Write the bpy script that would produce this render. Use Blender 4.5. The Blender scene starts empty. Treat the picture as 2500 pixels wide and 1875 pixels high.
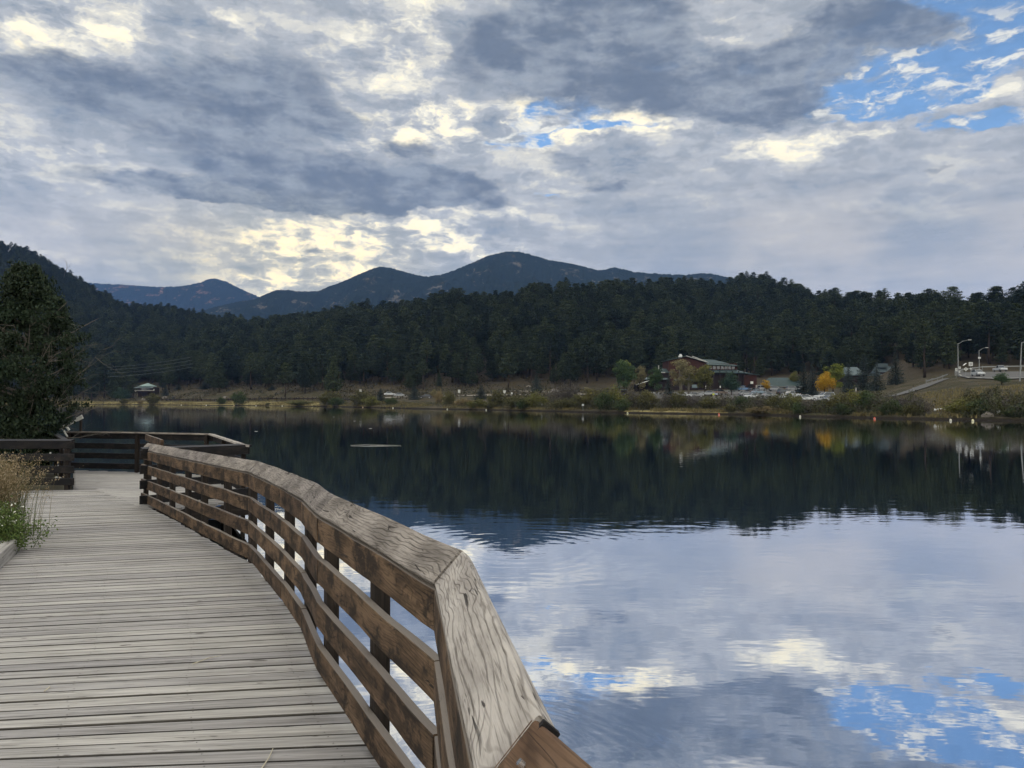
import bpy, math, random
import numpy as np
from mathutils import Vector, Matrix, noise as mnoise
random.seed(7); RNG = np.random.default_rng(7)
R = math.radians
scene = bpy.context.scene
COL = scene.collection

# ---------------------------------------------------------------- camera model
F, CU, CV = 1880.0, 1250.0, 937.5
HZ = 977.0
PITCH = math.atan((HZ-CV)/F)
EYE = 2.3
def px(u, v, y):
    """world point at depth y seen at photo pixel (u, v)"""
    cx, cz = (u-CU)/F, -(v-CV)/F
    dy = math.cos(PITCH)-math.sin(PITCH)*cz
    dz = math.sin(PITCH)+math.cos(PITCH)*cz
    return Vector((cx/dy*y, y, EYE+dz/dy*y))
cam_d = bpy.data.cameras.new('camera'); cam = bpy.data.objects.new('camera', cam_d)
COL.objects.link(cam); cam.location = (0, 0, EYE); cam.rotation_euler = (R(90)+PITCH, 0, 0)
cam_d.sensor_width = 36; cam_d.lens = 36*F/2500; cam_d.clip_start = 0.05; cam_d.clip_end = 60000
scene.camera = cam
scene.view_settings.view_transform = 'Standard'; scene.view_settings.look = 'None'
scene.view_settings.exposure = 0; scene.view_settings.gamma = 1
cy = scene.cycles
cy.use_denoising = True; cy.use_adaptive_sampling = True; cy.adaptive_threshold = .025; cy.adaptive_min_samples = 12
cy.max_bounces = 5; cy.diffuse_bounces = 2; cy.glossy_bounces = 3; cy.transmission_bounces = 2
cy.transparent_max_bounces = 6; cy.volume_bounces = 0
cy.caustics_reflective = False; cy.caustics_refractive = False
cy.sample_clamp_indirect = 6

# ---------------------------------------------------------------- helpers
def mkobj(name, me, parent=None, mat=None):
    o = bpy.data.objects.new(name, me); COL.objects.link(o)
    if parent: o.parent = parent
    if mat is not None and me is not None:
        me.materials.clear(); me.materials.append(mat)
    return o
def tag(o, label=None, cat=None, group=None, kind=None):
    if label: o['label'] = label
    if cat: o['category'] = cat
    if group: o['group'] = group
    if kind: o['kind'] = kind
    return o
def empty(name, loc, rz=0, sc=1.0):
    o = bpy.data.objects.new(name, None); COL.objects.link(o)
    o.location = loc; o.rotation_euler = (0, 0, rz)
    o.scale = sc if hasattr(sc, '__len__') else (sc, sc, sc); o.empty_display_size = .2
    return o
def copy_tree(o, parent=None):
    c = o.copy(); COL.objects.link(c)
    if parent: c.parent = parent
    for k in CH.get(o.name, [ch for ch in o.children]): copy_tree(k, c)
    return c
CH = {}
class MB:
    """collects shapes, builds ONE mesh object; keeps a UV in metres and a random tint per piece"""
    def __init__(s): s.v = []; s.f = []; s.uv = []; s.t = []; s.mi = []; s.cur = 0
    def add(s, vs, fs, uvs=None, tint=None):
        b = len(s.v); s.v += [tuple(p) for p in vs]
        tint = random.random() if tint is None else tint
        for i, f in enumerate(fs):
            s.f.append([b+k for k in f]); s.t.append(tint); s.mi.append(s.cur)
            if uvs: s.uv += uvs[i]
            else:
                s.uv += [(vs[k][0]+vs[k][1]*.7, vs[k][2]) for k in f]
        return s
    def box(s, c, d, rz=0, tint=None, ry=0, rx=0):
        hx, hy, hz = d[0]/2, d[1]/2, d[2]/2
        M = Matrix.Rotation(rz, 3, 'Z') @ Matrix.Rotation(ry, 3, 'Y') @ Matrix.Rotation(rx, 3, 'X')
        vs = [Vector(c)+M @ Vector((x*hx, y*hy, z*hz)) for z in (-1, 1) for y in (-1, 1) for x in (-1, 1)]
        fs = [(0, 2, 3, 1), (4, 5, 7, 6), (0, 1, 5, 4), (2, 6, 7, 3), (0, 4, 6, 2), (1, 3, 7, 5)]
        return s.add(vs, fs, None, tint)
    def tube(s, pts, rad, n=6, tint=None, cap=True):
        pts = [Vector(p) for p in pts]
        rads = rad if hasattr(rad, '__len__') else [rad]*len(pts)
        vs = []; fs = []; uvs = []; L = 0
        for i, p in enumerate(pts):
            d = (pts[min(i+1, len(pts)-1)]-pts[max(i-1, 0)]).normalized()
            a = d.cross(Vector((0, 0, 1)) if abs(d.z) < .9 else Vector((1, 0, 0))).normalized(); b = a.cross(d)
            for k in range(n):
                th = 2*math.pi*k/n; vs.append(p+(a*math.cos(th)+b*math.sin(th))*rads[i])
        for i in range(len(pts)-1):
            l2 = L+(pts[i+1]-pts[i]).length
            for k in range(n):
                k2 = (k+1) % n
                fs.append((i*n+k, (i+1)*n+k, (i+1)*n+k2, i*n+k2))
                w = 2*math.pi*rads[i]/n
                uvs.append([(L, k*w), (l2, k*w), (l2, (k+1)*w), (L, (k+1)*w)])
            L = l2
        if cap:
            fs.append(tuple(range(n))); uvs.append([(0, 0)]*n)
            fs.append(tuple((len(pts)-1)*n+k for k in reversed(range(n)))); uvs.append([(0, 0)]*n)
        return s.add(vs, fs, uvs, tint)
    def plank(s, p0, p1, up, w, t, m0=None, m1=None, r=.004, nseg=1, wob=0, tint=None):
        """rounded board from p0 to p1; p0/p1 = middle of the section; up = direction of the width w; t = thickness"""
        p0, p1 = Vector(p0), Vector(p1); d = (p1-p0); L = d.length; d.normalize()
        up = Vector(up); up = (up-d*up.dot(d)).normalized(); side = d.cross(up)
        m0 = Vector(m0) if m0 is not None else d; m1 = Vector(m1) if m1 is not None else d
        a, b = w/2, t/2; q = .3*r
        cs = []
        for sx, sy in ((1, 1), (-1, 1), (-1, -1), (1, -1)):
            c = [(a, b-r), (a-q, b-q), (a-r, b)]
            if sx*sy < 0: c = c[::-1]
            cs += [(sx*x, sy*y) for x, y in c]
        n = len(cs); per = [0]
        for i in range(n): per.append(per[-1]+math.dist(cs[i], cs[(i+1) % n]))
        ou, ov = random.uniform(0, 50), random.uniform(0, 50)
        vs = []; fs = []; uvs = []
        ph = random.uniform(0, 99)
        for j in range(nseg+1):
            f = j/nseg; base = p0.lerp(p1, f)
            if wob and 0 < j < nseg:
                base = base+up*wob*mnoise.noise((f*L*1.5+ph, 0, 0))+side*wob*.5*mnoise.noise((f*L*1.5, ph, 0))
            for k, (x, y) in enumerate(cs):
                o = up*x+side*y
                if wob: o = o*(1+.25*wob/max(w, .05)*mnoise.noise((f*L*6+ph, k*.7, 3)))
                p = base+o
                if j == 0: p = p-d*(o.dot(m0)/d.dot(m0))
                if j == nseg: p = p-d*(o.dot(m1)/d.dot(m1))
                vs.append(p)
        for j in range(nseg):
            u0, u1 = L*j/nseg+ou, L*(j+1)/nseg+ou
            for k in range(n):
                k2 = (k+1) % n
                fs.append((j*n+k, (j+1)*n+k, (j+1)*n+k2, j*n+k2))
                uvs.append([(u0, per[k]+ov), (u1, per[k]+ov), (u1, per[k+1]+ov), (u0, per[k+1]+ov)])
        fs.append(tuple(range(n))); uvs.append([(ou+cs[k][1], ov+cs[k][0]) for k in range(n)])
        fs.append(tuple(nseg*n+k for k in reversed(range(n)))); uvs.append([(ou+cs[k][1], ov+cs[k][0]) for k in reversed(range(n))])
        return s.add(vs, fs, uvs, tint)
    def prism(s, poly, z0, z1, tint=None):
        n = len(poly); vs = [(x, y, z0) for x, y in poly]+[(x, y, z1) for x, y in poly]
        fs = [tuple(reversed(range(n))), tuple(range(n, 2*n))]+[(i, (i+1) % n, n+(i+1) % n, n+i) for i in range(n)]
        return s.add(vs, fs, None, tint)
    def build(s, name, mat, parent=None, smooth=False, mats=None):
        me = bpy.data.meshes.new(name); me.from_pydata(s.v, [], s.f)
        uvl = me.uv_layers.new(name='UVMap'); uvl.data.foreach_set('uv', np.array(s.uv, dtype=np.float32).ravel())
        at = me.attributes.new('tint', 'FLOAT', 'FACE'); at.data.foreach_set('value', np.array(s.t, dtype=np.float32))
        if smooth: me.polygons.foreach_set('use_smooth', [True]*len(me.polygons))
        o = mkobj(name, me, parent, mat)
        if mats:
            for m in mats: me.materials.append(m)
            me.polygons.foreach_set('material_index', s.mi)
        me.update(); return o

def leaf_mesh(name, P, size, up=0.0, aspect=.6, tint=None, droop=None, Ndir=None):
    """P (n,3) leaf centres; small rhombic leaves as real separate faces"""
    n = len(P); size = np.broadcast_to(np.asarray(size, dtype=float), (n,))
    a = RNG.normal(size=(n, 3)); a[:, 2] += up*1.0
    if droop is not None: a = a*.5+droop
    a /= np.linalg.norm(a, axis=1)[:, None]+1e-9
    b = np.cross(a, RNG.normal(size=(n, 3))); b /= np.linalg.norm(b, axis=1)[:, None]+1e-9
    L = a*size[:, None]*.5; W = b*size[:, None]*.5*aspect
    c = np.cross(a, b)*size[:, None]*.12
    V = np.stack([P-L, P+W+c, P+L, P-W+c], axis=1).reshape(-1, 3)
    me = bpy.data.meshes.new(name)
    me.vertices.add(4*n); me.vertices.foreach_set('co', V.ravel().astype(np.float32))
    me.loops.add(4*n); me.loops.foreach_set('vertex_index', np.arange(4*n, dtype=np.int32))
    me.polygons.add(n); me.polygons.foreach_set('loop_start', np.arange(0, 4*n, 4, dtype=np.int32))
    me.polygons.foreach_set('loop_total', np.full(n, 4, dtype=np.int32))
    t = RNG.random(n) if tint is None else tint
    at = me.attributes.new('tint', 'FLOAT', 'FACE'); at.data.foreach_set('value', np.asarray(t, dtype=np.float32))
    me.update(calc_edges=True); return me
def grid_mesh(name, X, Y, Z, attrs=None):
    nr, nc = X.shape; me = bpy.data.meshes.new(name)
    V = np.stack([X, Y, Z], axis=-1).reshape(-1, 3).astype(np.float32)
    me.vertices.add(len(V)); me.vertices.foreach_set('co', V.ravel())
    i = np.arange((nr-1)*(nc-1)); r, c = i//(nc-1), i % (nc-1)
    q = np.stack([r*nc+c, r*nc+c+1, (r+1)*nc+c+1, (r+1)*nc+c], axis=1).astype(np.int32)
    me.loops.add(q.size); me.loops.foreach_set('vertex_index', q.ravel())
    me.polygons.add(len(q)); me.polygons.foreach_set('loop_start', np.arange(0, q.size, 4, dtype=np.int32))
    me.polygons.foreach_set('loop_total', np.full(len(q), 4, dtype=np.int32))
    me.polygons.foreach_set('use_smooth', [True]*len(q))
    for k, a in (attrs or {}).items():
        at = me.attributes.new(k, 'FLOAT', 'POINT'); at.data.foreach_set('value', a.ravel().astype(np.float32))
    me.update(calc_edges=True); return me

# value noise (numpy)
_T = np.random.default_rng(3).random((256, 256))
def vn(x, y):
    xi = np.floor(x).astype(int); yi = np.floor(y).astype(int); fx = x-xi; fy = y-yi
    fx = fx*fx*(3-2*fx); fy = fy*fy*(3-2*fy)
    g = lambda a, b: _T[a % 256, b % 256]
    return (g(xi, yi)*(1-fx)+g(xi+1, yi)*fx)*(1-fy)+(g(xi, yi+1)*(1-fx)+g(xi+1, yi+1)*fx)*fy
def fbm(x, y, o=4):
    s = 0; a = .5; x = np.asarray(x, dtype=float); y = np.asarray(y, dtype=float)
    for k in range(o): s = s+a*vn(x+17*k, y+31*k); x = x*2.03; y = y*2.03; a *= .5
    return s

# ---------------------------------------------------------------- node helpers
class NT:
    def __init__(s, tree): s.t = tree; s.n = tree.nodes; s.l = tree.links
    def new(s, typ, **kw):
        nd = s.n.new(typ)
        for k, v in kw.items(): setattr(nd, k, v)
        return nd
    def put(s, sock, v):
        if isinstance(v, bpy.types.NodeSocket): s.l.new(v, sock)
        elif v is not None:
            if sock.type == 'RGBA' and len(v) == 3: v = (*v, 1)
            sock.default_value = v
    def m(s, op, a, b=None, c=None, clamp=False):
        nd = s.new('ShaderNodeMath', operation=op, use_clamp=clamp)
        s.put(nd.inputs[0], a); s.put(nd.inputs[1], b); s.put(nd.inputs[2], c); return nd.outputs[0]
    def vm(s, op, a, b=None, out=0, sc=None):
        nd = s.new('ShaderNodeVectorMath', operation=op); s.put(nd.inputs[0], a); s.put(nd.inputs[1], b)
        if sc is not None: s.put(nd.inputs['Scale'], sc)
        return nd.outputs[out]
    def mix(s, f, a, b, bt='MIX'):
        nd = s.new('ShaderNodeMix', data_type='RGBA', blend_type=bt); nd.clamp_factor = True
        s.put(nd.inputs[0], f); s.put(nd.inputs[6], a); s.put(nd.inputs[7], b); return nd.outputs[2]
    def mr(s, v, a, b, c=0., d=1., sm=True):
        nd = s.new('ShaderNodeMapRange', interpolation_type='SMOOTHSTEP' if sm else 'LINEAR')
        s.put(nd.inputs[0], v); s.put(nd.inputs[1], a); s.put(nd.inputs[2], b); s.put(nd.inputs[3], c); s.put(nd.inputs[4], d)
        return nd.outputs[0]
    def noise(s, vec, scale, detail=3, rough=.55, dist=0, color=False, dim='3D'):
        nd = s.new('ShaderNodeTexNoise', noise_dimensions=dim); s.put(nd.inputs['Vector'], vec)
        nd.inputs['Scale'].default_value = scale; nd.inputs['Detail'].default_value = detail
        nd.inputs['Roughness'].default_value = rough; nd.inputs['Distortion'].default_value = dist
        return nd.outputs[1 if color else 0]
    def scale(s, vec, v): return s.vm('MULTIPLY', vec, v)
    def comb(s, x, y, z=0.):
        nd = s.new('ShaderNodeCombineXYZ'); s.put(nd.inputs[0], x); s.put(nd.inputs[1], y); s.put(nd.inputs[2], z); return nd.outputs[0]
def new_mat(name):
    m = bpy.data.materials.new(name); m.use_nodes = True; t = NT(m.node_tree)
    b = t.n['Principled BSDF']; return m, t, b
def simple(name, col, rough=.7, metal=0., var=.15, scale=3., spec=.3, obj_rand=0.):
    m, t, b = new_mat(name)
    tc = t.new('ShaderNodeTexCoord').outputs['Object']
    n = t.noise(tc, scale, 4, .6)
    k = t.m('MULTIPLY_ADD', n, var*2, 1-var)
    c = t.vm('MULTIPLY', tuple(col), t.comb(k, k, k))
    if obj_rand:
        r = t.new('ShaderNodeObjectInfo').outputs['Random']
        q = t.m('MULTIPLY_ADD', r, obj_rand*2, 1-obj_rand); c = t.vm('MULTIPLY', c, t.comb(q, q, q))
    t.put(b.inputs['Base Color'], c)
    b.inputs['Roughness'].default_value = rough; b.inputs['Metallic'].default_value = metal
    b.inputs['Specular IOR Level'].default_value = spec
    return m
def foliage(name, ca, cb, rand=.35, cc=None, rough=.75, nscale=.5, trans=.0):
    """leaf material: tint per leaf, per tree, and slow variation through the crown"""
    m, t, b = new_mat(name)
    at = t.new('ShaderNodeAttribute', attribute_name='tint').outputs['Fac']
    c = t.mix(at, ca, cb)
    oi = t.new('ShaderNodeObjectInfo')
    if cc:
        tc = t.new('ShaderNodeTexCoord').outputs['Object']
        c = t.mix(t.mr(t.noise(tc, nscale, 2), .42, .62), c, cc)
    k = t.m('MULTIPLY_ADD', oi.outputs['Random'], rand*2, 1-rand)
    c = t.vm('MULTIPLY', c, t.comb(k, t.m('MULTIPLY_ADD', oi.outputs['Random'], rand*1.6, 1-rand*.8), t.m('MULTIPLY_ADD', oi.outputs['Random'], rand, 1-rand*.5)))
    t.put(b.inputs['Base Color'], c); b.inputs['Roughness'].default_value = rough
    b.inputs['Specular IOR Level'].default_value = .15
    if trans:
        tr = t.new('ShaderNodeBsdfTranslucent'); t.put(tr.inputs[0], c)
        ms = t.new('ShaderNodeMixShader'); ms.inputs[0].default_value = trans
        t.l.new(b.outputs[0], ms.inputs[1]); t.l.new(tr.outputs[0], ms.inputs[2])
        t.l.new(ms.outputs[0], t.n['Material Output'].inputs[0])
    return m

# ---------------------------------------------------------------- wood
def wood(name, c0, c1, cline, stain=None, kind='plank', bump=.35, tintamt=.25, stain_lo=.5, lines=9., grey_top=None, linestr=.75):
    m, t, b = new_mat(name)
    uv = t.new('ShaderNodeUVMap', uv_map='UVMap').outputs[0]
    tint = t.new('ShaderNodeAttribute', attribute_name='tint').outputs['Fac']
    if kind == 'plank':
        f1 = t.noise(t.scale(uv, (1.1, 26, 1)), 1, 4, .65, dim='2D')
        f2 = t.noise(t.scale(uv, (2.2, 120, 1)), 1, 3, .6, dim='2D')
        c = t.mix(t.mr(f1, .3, .72), c0, c1)
        c = t.mix(t.m('MULTIPLY', t.mr(f2, .52, .75), .55), c, cline)
        f3 = t.noise(t.scale(uv, (3.2, 55, 1)), 1, 2, .5, dim='2D')
        crack = t.mr(f3, .70, .76); c = t.mix(t.m('MULTIPLY', crack, .8), c, (.03, .028, .03))
        kn = t.noise(t.scale(uv, (5, 16, 1)), 1, 2, .5, dim='2D')
        kk = t.mr(kn, .735, .79); c = t.mix(t.m('MULTIPLY', kk, .75), c, (.05, .04, .035))
        h = t.m('SUBTRACT', t.m('MULTIPLY', f2, -.5), t.m('ADD', t.m('MULTIPLY', crack, 1.), kk))
    else:
        w = t.noise(t.scale(uv, (1.5, 4.5, 1)), 1, 2.0, .5, .4, dim='2D'); w2 = t.noise(t.scale(uv, (7, 22, 1)), 1, 2.0, .5, dim='2D')
        sv = t.new('ShaderNodeSeparateXYZ'); t.l.new(uv, sv.inputs[0])      # growth rings: lines along the board, swirling round knots
        g = t.m('FRACT', t.m('ADD', t.m('MULTIPLY', sv.outputs[1], lines*5.2), t.m('ADD', t.m('MULTIPLY', w, lines*.95), t.m('MULTIPLY', w2, .55))))
        tri = t.m('ABSOLUTE', t.m('SUBTRACT', g, .5))
        ln = t.m('MULTIPLY', t.mr(tri, .02, .20, 1., 0.), t.mr(t.noise(t.scale(uv, (2.5, 30, 1)), 1, 3, .6, dim='2D'), .3, .62, .25, 1.))
        fine = t.noise(t.scale(uv, (6, 170, 1)), 1, 3, .6, dim='2D')
        mm = t.noise(t.scale(uv, (3., 9, 1)), 1, 5, .6, dim='2D')
        c = t.mix(t.mr(mm, .3, .7), c0, c1)
        c = t.mix(t.m('MULTIPLY', ln, t.mr(mm, .2, .7, linestr, linestr*.6)), c, cline)
        c = t.mix(t.mr(fine, .48, .75, 0, .6), c, cline)
        f3 = t.noise(t.scale(uv, (4.0, 42, 1)), 1, 2.5, .5, .6, dim='2D')
        crack = t.mr(f3, .69, .73); c = t.mix(t.m('MULTIPLY', crack, .85), c, (.02, .017, .016))
        h = t.m('SUBTRACT', t.m('ADD', t.m('MULTIPLY', ln, -.5), t.m('MULTIPLY', fine, -.3)), t.m('MULTIPLY', crack, 1.6))
    if stain:
        st = t.noise(t.scale(uv, (3.5, 5, 1)), 1, 5, .7, dim='2D')
        c = t.mix(t.mr(st, stain_lo-.08, stain_lo+.06, 0, .85), c, stain)
    if grey_top:
        nz = t.new('ShaderNodeSeparateXYZ'); t.l.new(t.new('ShaderNodeNewGeometry').outputs['True Normal'], nz.inputs[0])
        c = t.mix(t.mr(nz.outputs[2], .3, .75), c, grey_top)   # upward edges are bleached by the weather
    k = t.m('MULTIPLY_ADD', tint, tintamt*2, 1-tintamt)
    c = t.vm('MULTIPLY', c, t.comb(k, k, t.m('MULTIPLY_ADD', tint, tintamt*1.7, 1-tintamt*.85)))
    t.put(b.inputs['Base Color'], c); b.inputs['Roughness'].default_value = .82; b.inputs['Specular IOR Level'].default_value = .2
    bp = t.new('ShaderNodeBump'); bp.inputs['Strength'].default_value = bump; bp.inputs['Distance'].default_value = .004
    t.put(bp.inputs['Height'], h); t.l.new(bp.outputs[0], b.inputs['Normal'])
    return m
# ---------------------------------------------------------------- sky
SUN_AZ, SUN_EL = R(-22), R(54)      # behind the cloud deck, ahead and to the left
def build_sky():
    w = bpy.data.worlds.new('World'); scene.world = w; w.use_nodes = True
    t = NT(w.node_tree); bg = t.n['Background']
    d = t.new('ShaderNodeTexCoord').outputs['Generated']
    sp = t.new('ShaderNodeSeparateXYZ'); t.l.new(d, sp.inputs[0]); x, y, z = sp.outputs
    A = t.m('MULTIPLY', t.m('ARCTAN2', x, y), 180/math.pi)
    E = t.m('MULTIPLY', t.m('ARCSINE', z), 180/math.pi)
    zc = t.m('ADD', t.m('MAXIMUM', z, 0.), .10)
    plane = t.comb(t.m('DIVIDE', x, zc), t.m('DIVIDE', y, zc), 0.)       # a flat cloud layer, so clouds crowd towards the horizon
    AE = t.comb(A, E, 0.)
    w1 = t.noise(t.scale(AE, (.07, .15, 1)), 1, 4, .6, color=True)
    w2 = t.noise(t.scale(AE, (.30, .62, 1)), 1, 4, .65, color=True)
    warp = t.vm('ADD', t.vm('MULTIPLY', t.vm('SUBTRACT', w1, (.5, .5, .5)), (7., 3.0, 0.)),
                t.vm('MULTIPLY', t.vm('SUBTRACT', w2, (.5, .5, .5)), (4.2, 2.2, 0.)))
    P = t.vm('ADD', AE, warp)
    P1 = t.vm('ADD', AE, t.vm('MULTIPLY', t.vm('SUBTRACT', w2, (.5, .5, .5)), (2.5, 1.2, 0.)))
    def blobs(lst):
        tot = None
        for (u, v, ru, rv, s, *sl) in lst:
            ca = 1/math.sqrt(1+((u-CU)/F)**2)
            a = math.degrees(math.atan((u-CU)/F)); e = math.degrees(math.atan((HZ-v)/F*ca))
            q = t.vm('SUBTRACT', P, (a, e, 0))
            if sl:                                   # slanted streak
                rt = t.new('ShaderNodeVectorRotate', rotation_type='Z_AXIS'); t.l.new(q, rt.inputs['Vector'])
                rt.inputs['Angle'].default_value = R(sl[0]); q = rt.outputs[0]
            q = t.vm('MULTIPLY', q, (1/(ru/F*57.3*ca*ca), 1/(rv/F*57.3*ca), 0))
            ln = t.vm('LENGTH', q, out=1)
            g = t.mr(ln, .15, 1.45, s, 0.)
            tot = g if tot is None else t.m('ADD', tot, g)
        return tot
    n_big = t.noise(t.scale(plane, (.55, .8, 1)), 1, 6, .58)
    n_mid = t.noise(t.scale(P1, (.19, .44, 1)), 1, 7, .6)
    n_fin = t.noise(t.scale(plane, (3.0, 3.6, 1)), 1, 6, .62)
    L2 = (math.cos(R(-140)), math.sin(R(-140)))     # relief: cloud edges catch the light that comes from low on the left
    rel = None
    for sc_, amp, o_ in (((.17, .34, 1), 1.25, .6), ((.50, 1.0, 1), .6, .22)):
        a_ = t.noise(t.scale(P1, sc_), 1, 5, .56); b_ = t.noise(t.scale(t.vm('ADD', P1, (L2[0]*o_/.7, L2[1]*o_, 0)), sc_), 1, 5, .56)
        q = t.m('MULTIPLY', t.m('SUBTRACT', a_, b_), amp); rel = q if rel is None else t.m('ADD', rel, q)
    n_str = t.noise(t.scale(AE, (.12, .9, 1)), 1, 5, .55)
    # --- three things to know at every direction: bright, dark, open
    bright = blobs([(760, 575, 380, 55, .95), (690, 655, 330, 60, 1.25), (1020, 590, 280, 45, .85), (1080, 540, 160, 20, .5), (640, 700, 140, 26, .9), (900, 560, 330, 40, .5), (650, 480, 200, 30, .35),
        (1180, 300, 330, 60, 1.05), (1000, 270, 160, 60, .5), (1450, 290, 300, 45, .95), (200, 55, 280, 40, .7), (60, 70, 160, 60, .5), (500, 40, 300, 35, .5),
        (1010, 70, 170, 80, .6), (900, 150, 200, 60, .4), (1740, 80, 60, 45, .45), (2260, 215, 330, 50, .8), (2380, 130, 150, 30, .6), (1980, 335, 240, 34, .75),
        (1330, 440, 150, 26, .3), (900, 345, 130, 28, .55), (130, 358, 130, 14, .75), (160, 632, 200, 16, .7), (560, 640, 200, 20, .6), (2290, 480, 200, 60, .3),
        (480, 455, 120, 26, .4), (60, 400, 120, 40, .35), (1790, 620, 150, 40, .15), (1250, 520, 120, 26, .4), (1400, 640, 500, 50, -.1)])
    dark = blobs([(1330, 110, 270, 130, 1.2), (1500, 60, 260, 110, .9), (1560, 200, 260, 70, 1.0), (1850, 210, 260, 70, 1.15), (1960, 120, 260, 80, .95), (2180, 40, 230, 60, 1.0, 20),
        (1900, 250, 180, 40, .7), (350, 200, 420, 75, .85), (140, 170, 240, 60, .6), (680, 190, 240, 110, .8), (620, 370, 260, 110, .85), (760, 440, 260, 60, .8),
        (860, 490, 330, 38, 1.1), (1060, 470, 210, 48, 1.05), (960, 425, 220, 55, .6), (330, 440, 230, 32, .9), (440, 470, 60, 16, .6), (1400, 405, 110, 42, .85, 20), (1480, 450, 70, 18, .7),
        (1010, 350, 90, 32, .9), (570, 455, 40, 18, .8), (850, 290, 120, 40, .6), (2130, 410, 130, 22, .6), (2300, 395, 60, 10, .6), (1950, 420, 90, 18, .5),
        (430, 600, 160, 26, .35), (2120, 520, 180, 70, .45), (1700, 560, 110, 90, .22), (2430, 640, 160, 120, .3), (760, 608, 70, 9, .8), (240, 300, 300, 60, .5)])
    hole = blobs([(2250, 110, 200, 110, 1.6, 15), (2420, 50, 150, 110, 1.7), (2200, 240, 300, 44, 1.0), (2080, 160, 110, 80, 1.1), (2380, 290, 180, 28, .9), (1385, 262, 140, 24, 1.05), (1240, 335, 150, 24, 1.15), (1470, 292, 180, 15, .95),
        (1610, 158, 70, 24, .95), (1840, 150, 60, 30, .75), (1290, 312, 90, 30, .8), (1720, 300, 100, 8, .7), (1330, 480, 60, 9, .6), (650, 640, 80, 10, .5), (1180, 370, 100, 14, .8), (930, 610, 60, 10, .6)])
    # --- cloud sheet
    sheet = t.m('ADD', t.m('MULTIPLY_ADD', n_mid, 1.15, -.05), t.m('MULTIPLY', t.m('SUBTRACT', n_str, .5), .45))
    sheet = t.m('ADD', sheet, t.m('MULTIPLY', rel, .62))
    val = t.m('ADD', sheet, t.m('MULTIPLY', bright, t.m('MULTIPLY_ADD', t.mr(t.m('ADD', n_mid, t.m('MULTIPLY', rel, .6)), .34, .72), .50, .02)))
    rp = t.new('ShaderNodeValToRGB'); t.put(rp.inputs[0], val); cr = rp.color_ramp; cr.interpolation = 'EASE'
    E_ = cr.elements; E_[0].position = .22; E_[0].color = (.24, .295, .385, 1); E_[1].position = 1.06
    E_[1].position = 1.0; E_[1].color = (1.10, 1.02, .80, 1)
    for p_, c_ in ((.42, (.36, .40, .465, 1)), (.58, (.47, .50, .555, 1)), (.74, (.68, .68, .66, 1)), (.88, (.90, .875, .78, 1))):
        e = E_.new(p_); e.color = c_
    cloud = rp.outputs[0]
    # pale lavender veil low on the right
    veil = t.m('MAXIMUM', t.m('MULTIPLY', t.mr(E, 18, 10), t.mr(A, -2, 14)), t.m('MULTIPLY', t.m('MULTIPLY', t.mr(E, 15, 9), t.mr(A, -17, -23)), .7))
    vn_ = t.m('ADD', t.m('MULTIPLY', t.noise(t.scale(P1, (.10, .13, 1)), 1, 3, .5), .75), t.m('MULTIPLY', n_str, .25))
    veilc = t.mix(t.mr(vn_, .38, .62), (.37, .42, .505), (.60, .595, .61))
    cloud = t.mix(t.m('MULTIPLY', veil, .88), cloud, veilc)
    # blue openings with small ragged cumulus in them
    st = t.new('ShaderNodeTexSky', sky_type='NISHITA', sun_disc=False); st.sun_elevation = SUN_EL; st.sun_rotation = SUN_AZ
    st.altitude = 2100; st.ozone_density = 2.5; st.dust_density = .3
    blue = t.vm('MULTIPLY', st.outputs[0], (.112, .127, .131))
    hm = t.mr(t.m('ADD', hole, t.m('MULTIPLY', t.m('SUBTRACT', n_fin, .5), 1.7)), .50, .84)
    hm = t.m('MULTIPLY', hm, t.mr(t.m('SUBTRACT', n_mid, t.m('MULTIPLY', bright, .10)), .26, .42))
    puff = t.m('MULTIPLY', t.mr(t.noise(t.scale(P1, (.42, 1.1, 1)), 1, 6, .62), .47, .63), t.mr(E, 25.5, 22))
    hm = t.m('MULTIPLY', hm, t.m('MULTIPLY_ADD', puff, -.95, 1.))
    cloud = t.mix(t.m('MULTIPLY', puff, t.mr(hole, .5, 1.)), cloud, t.mix(n_fin, (.62, .66, .70), (1.0, .98, .90)))
    cloud = t.mix(hm, cloud, blue)
    # low dark clouds over everything
    dm = t.mr(t.m('ADD', dark, t.m('MULTIPLY', t.m('SUBTRACT', t.m('ADD', t.m('MULTIPLY', n_mid, .5), t.m('MULTIPLY', n_fin, .5)), .5), 1.5)), .34, .98)
    dc = t.mix(t.mr(t.m('ADD', t.noise(t.scale(AE, (.16, .34, 1)), 1, 5, .6), t.m('MULTIPLY', rel, .5)), .36, .72), (.135, .175, .25), (.31, .355, .43))
    cloud = t.mix(t.m('MULTIPLY', dm, .92), cloud, dc)
    # soft breakup so that no area stays even
    fb = t.m('MULTIPLY_ADD', t.noise(t.scale(AE, (.6, 1.5, 1)), 1, 5, .6), t.m('MULTIPLY_ADD', veil, -.28, .36), .84)
    cloud = t.vm('MULTIPLY', cloud, t.comb(fb, fb, fb))
    gl_ = t.m('MULTIPLY', t.mr(t.vm('LENGTH', t.vm('MULTIPLY', t.vm('SUBTRACT', AE, (-16.5, 9.5, 0)), (1/13., 1/5.5, 0)), out=1), .1, 1.3, 1., 0.), .9)
    cloud = t.vm('MULTIPLY', cloud, t.comb(t.m('MULTIPLY_ADD', gl_, .16, 1.), t.m('MULTIPLY_ADD', gl_, .07, 1.), t.m('MULTIPLY_ADD', gl_, -.16, 1.)))   # the hidden sun warms the low cloud
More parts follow.
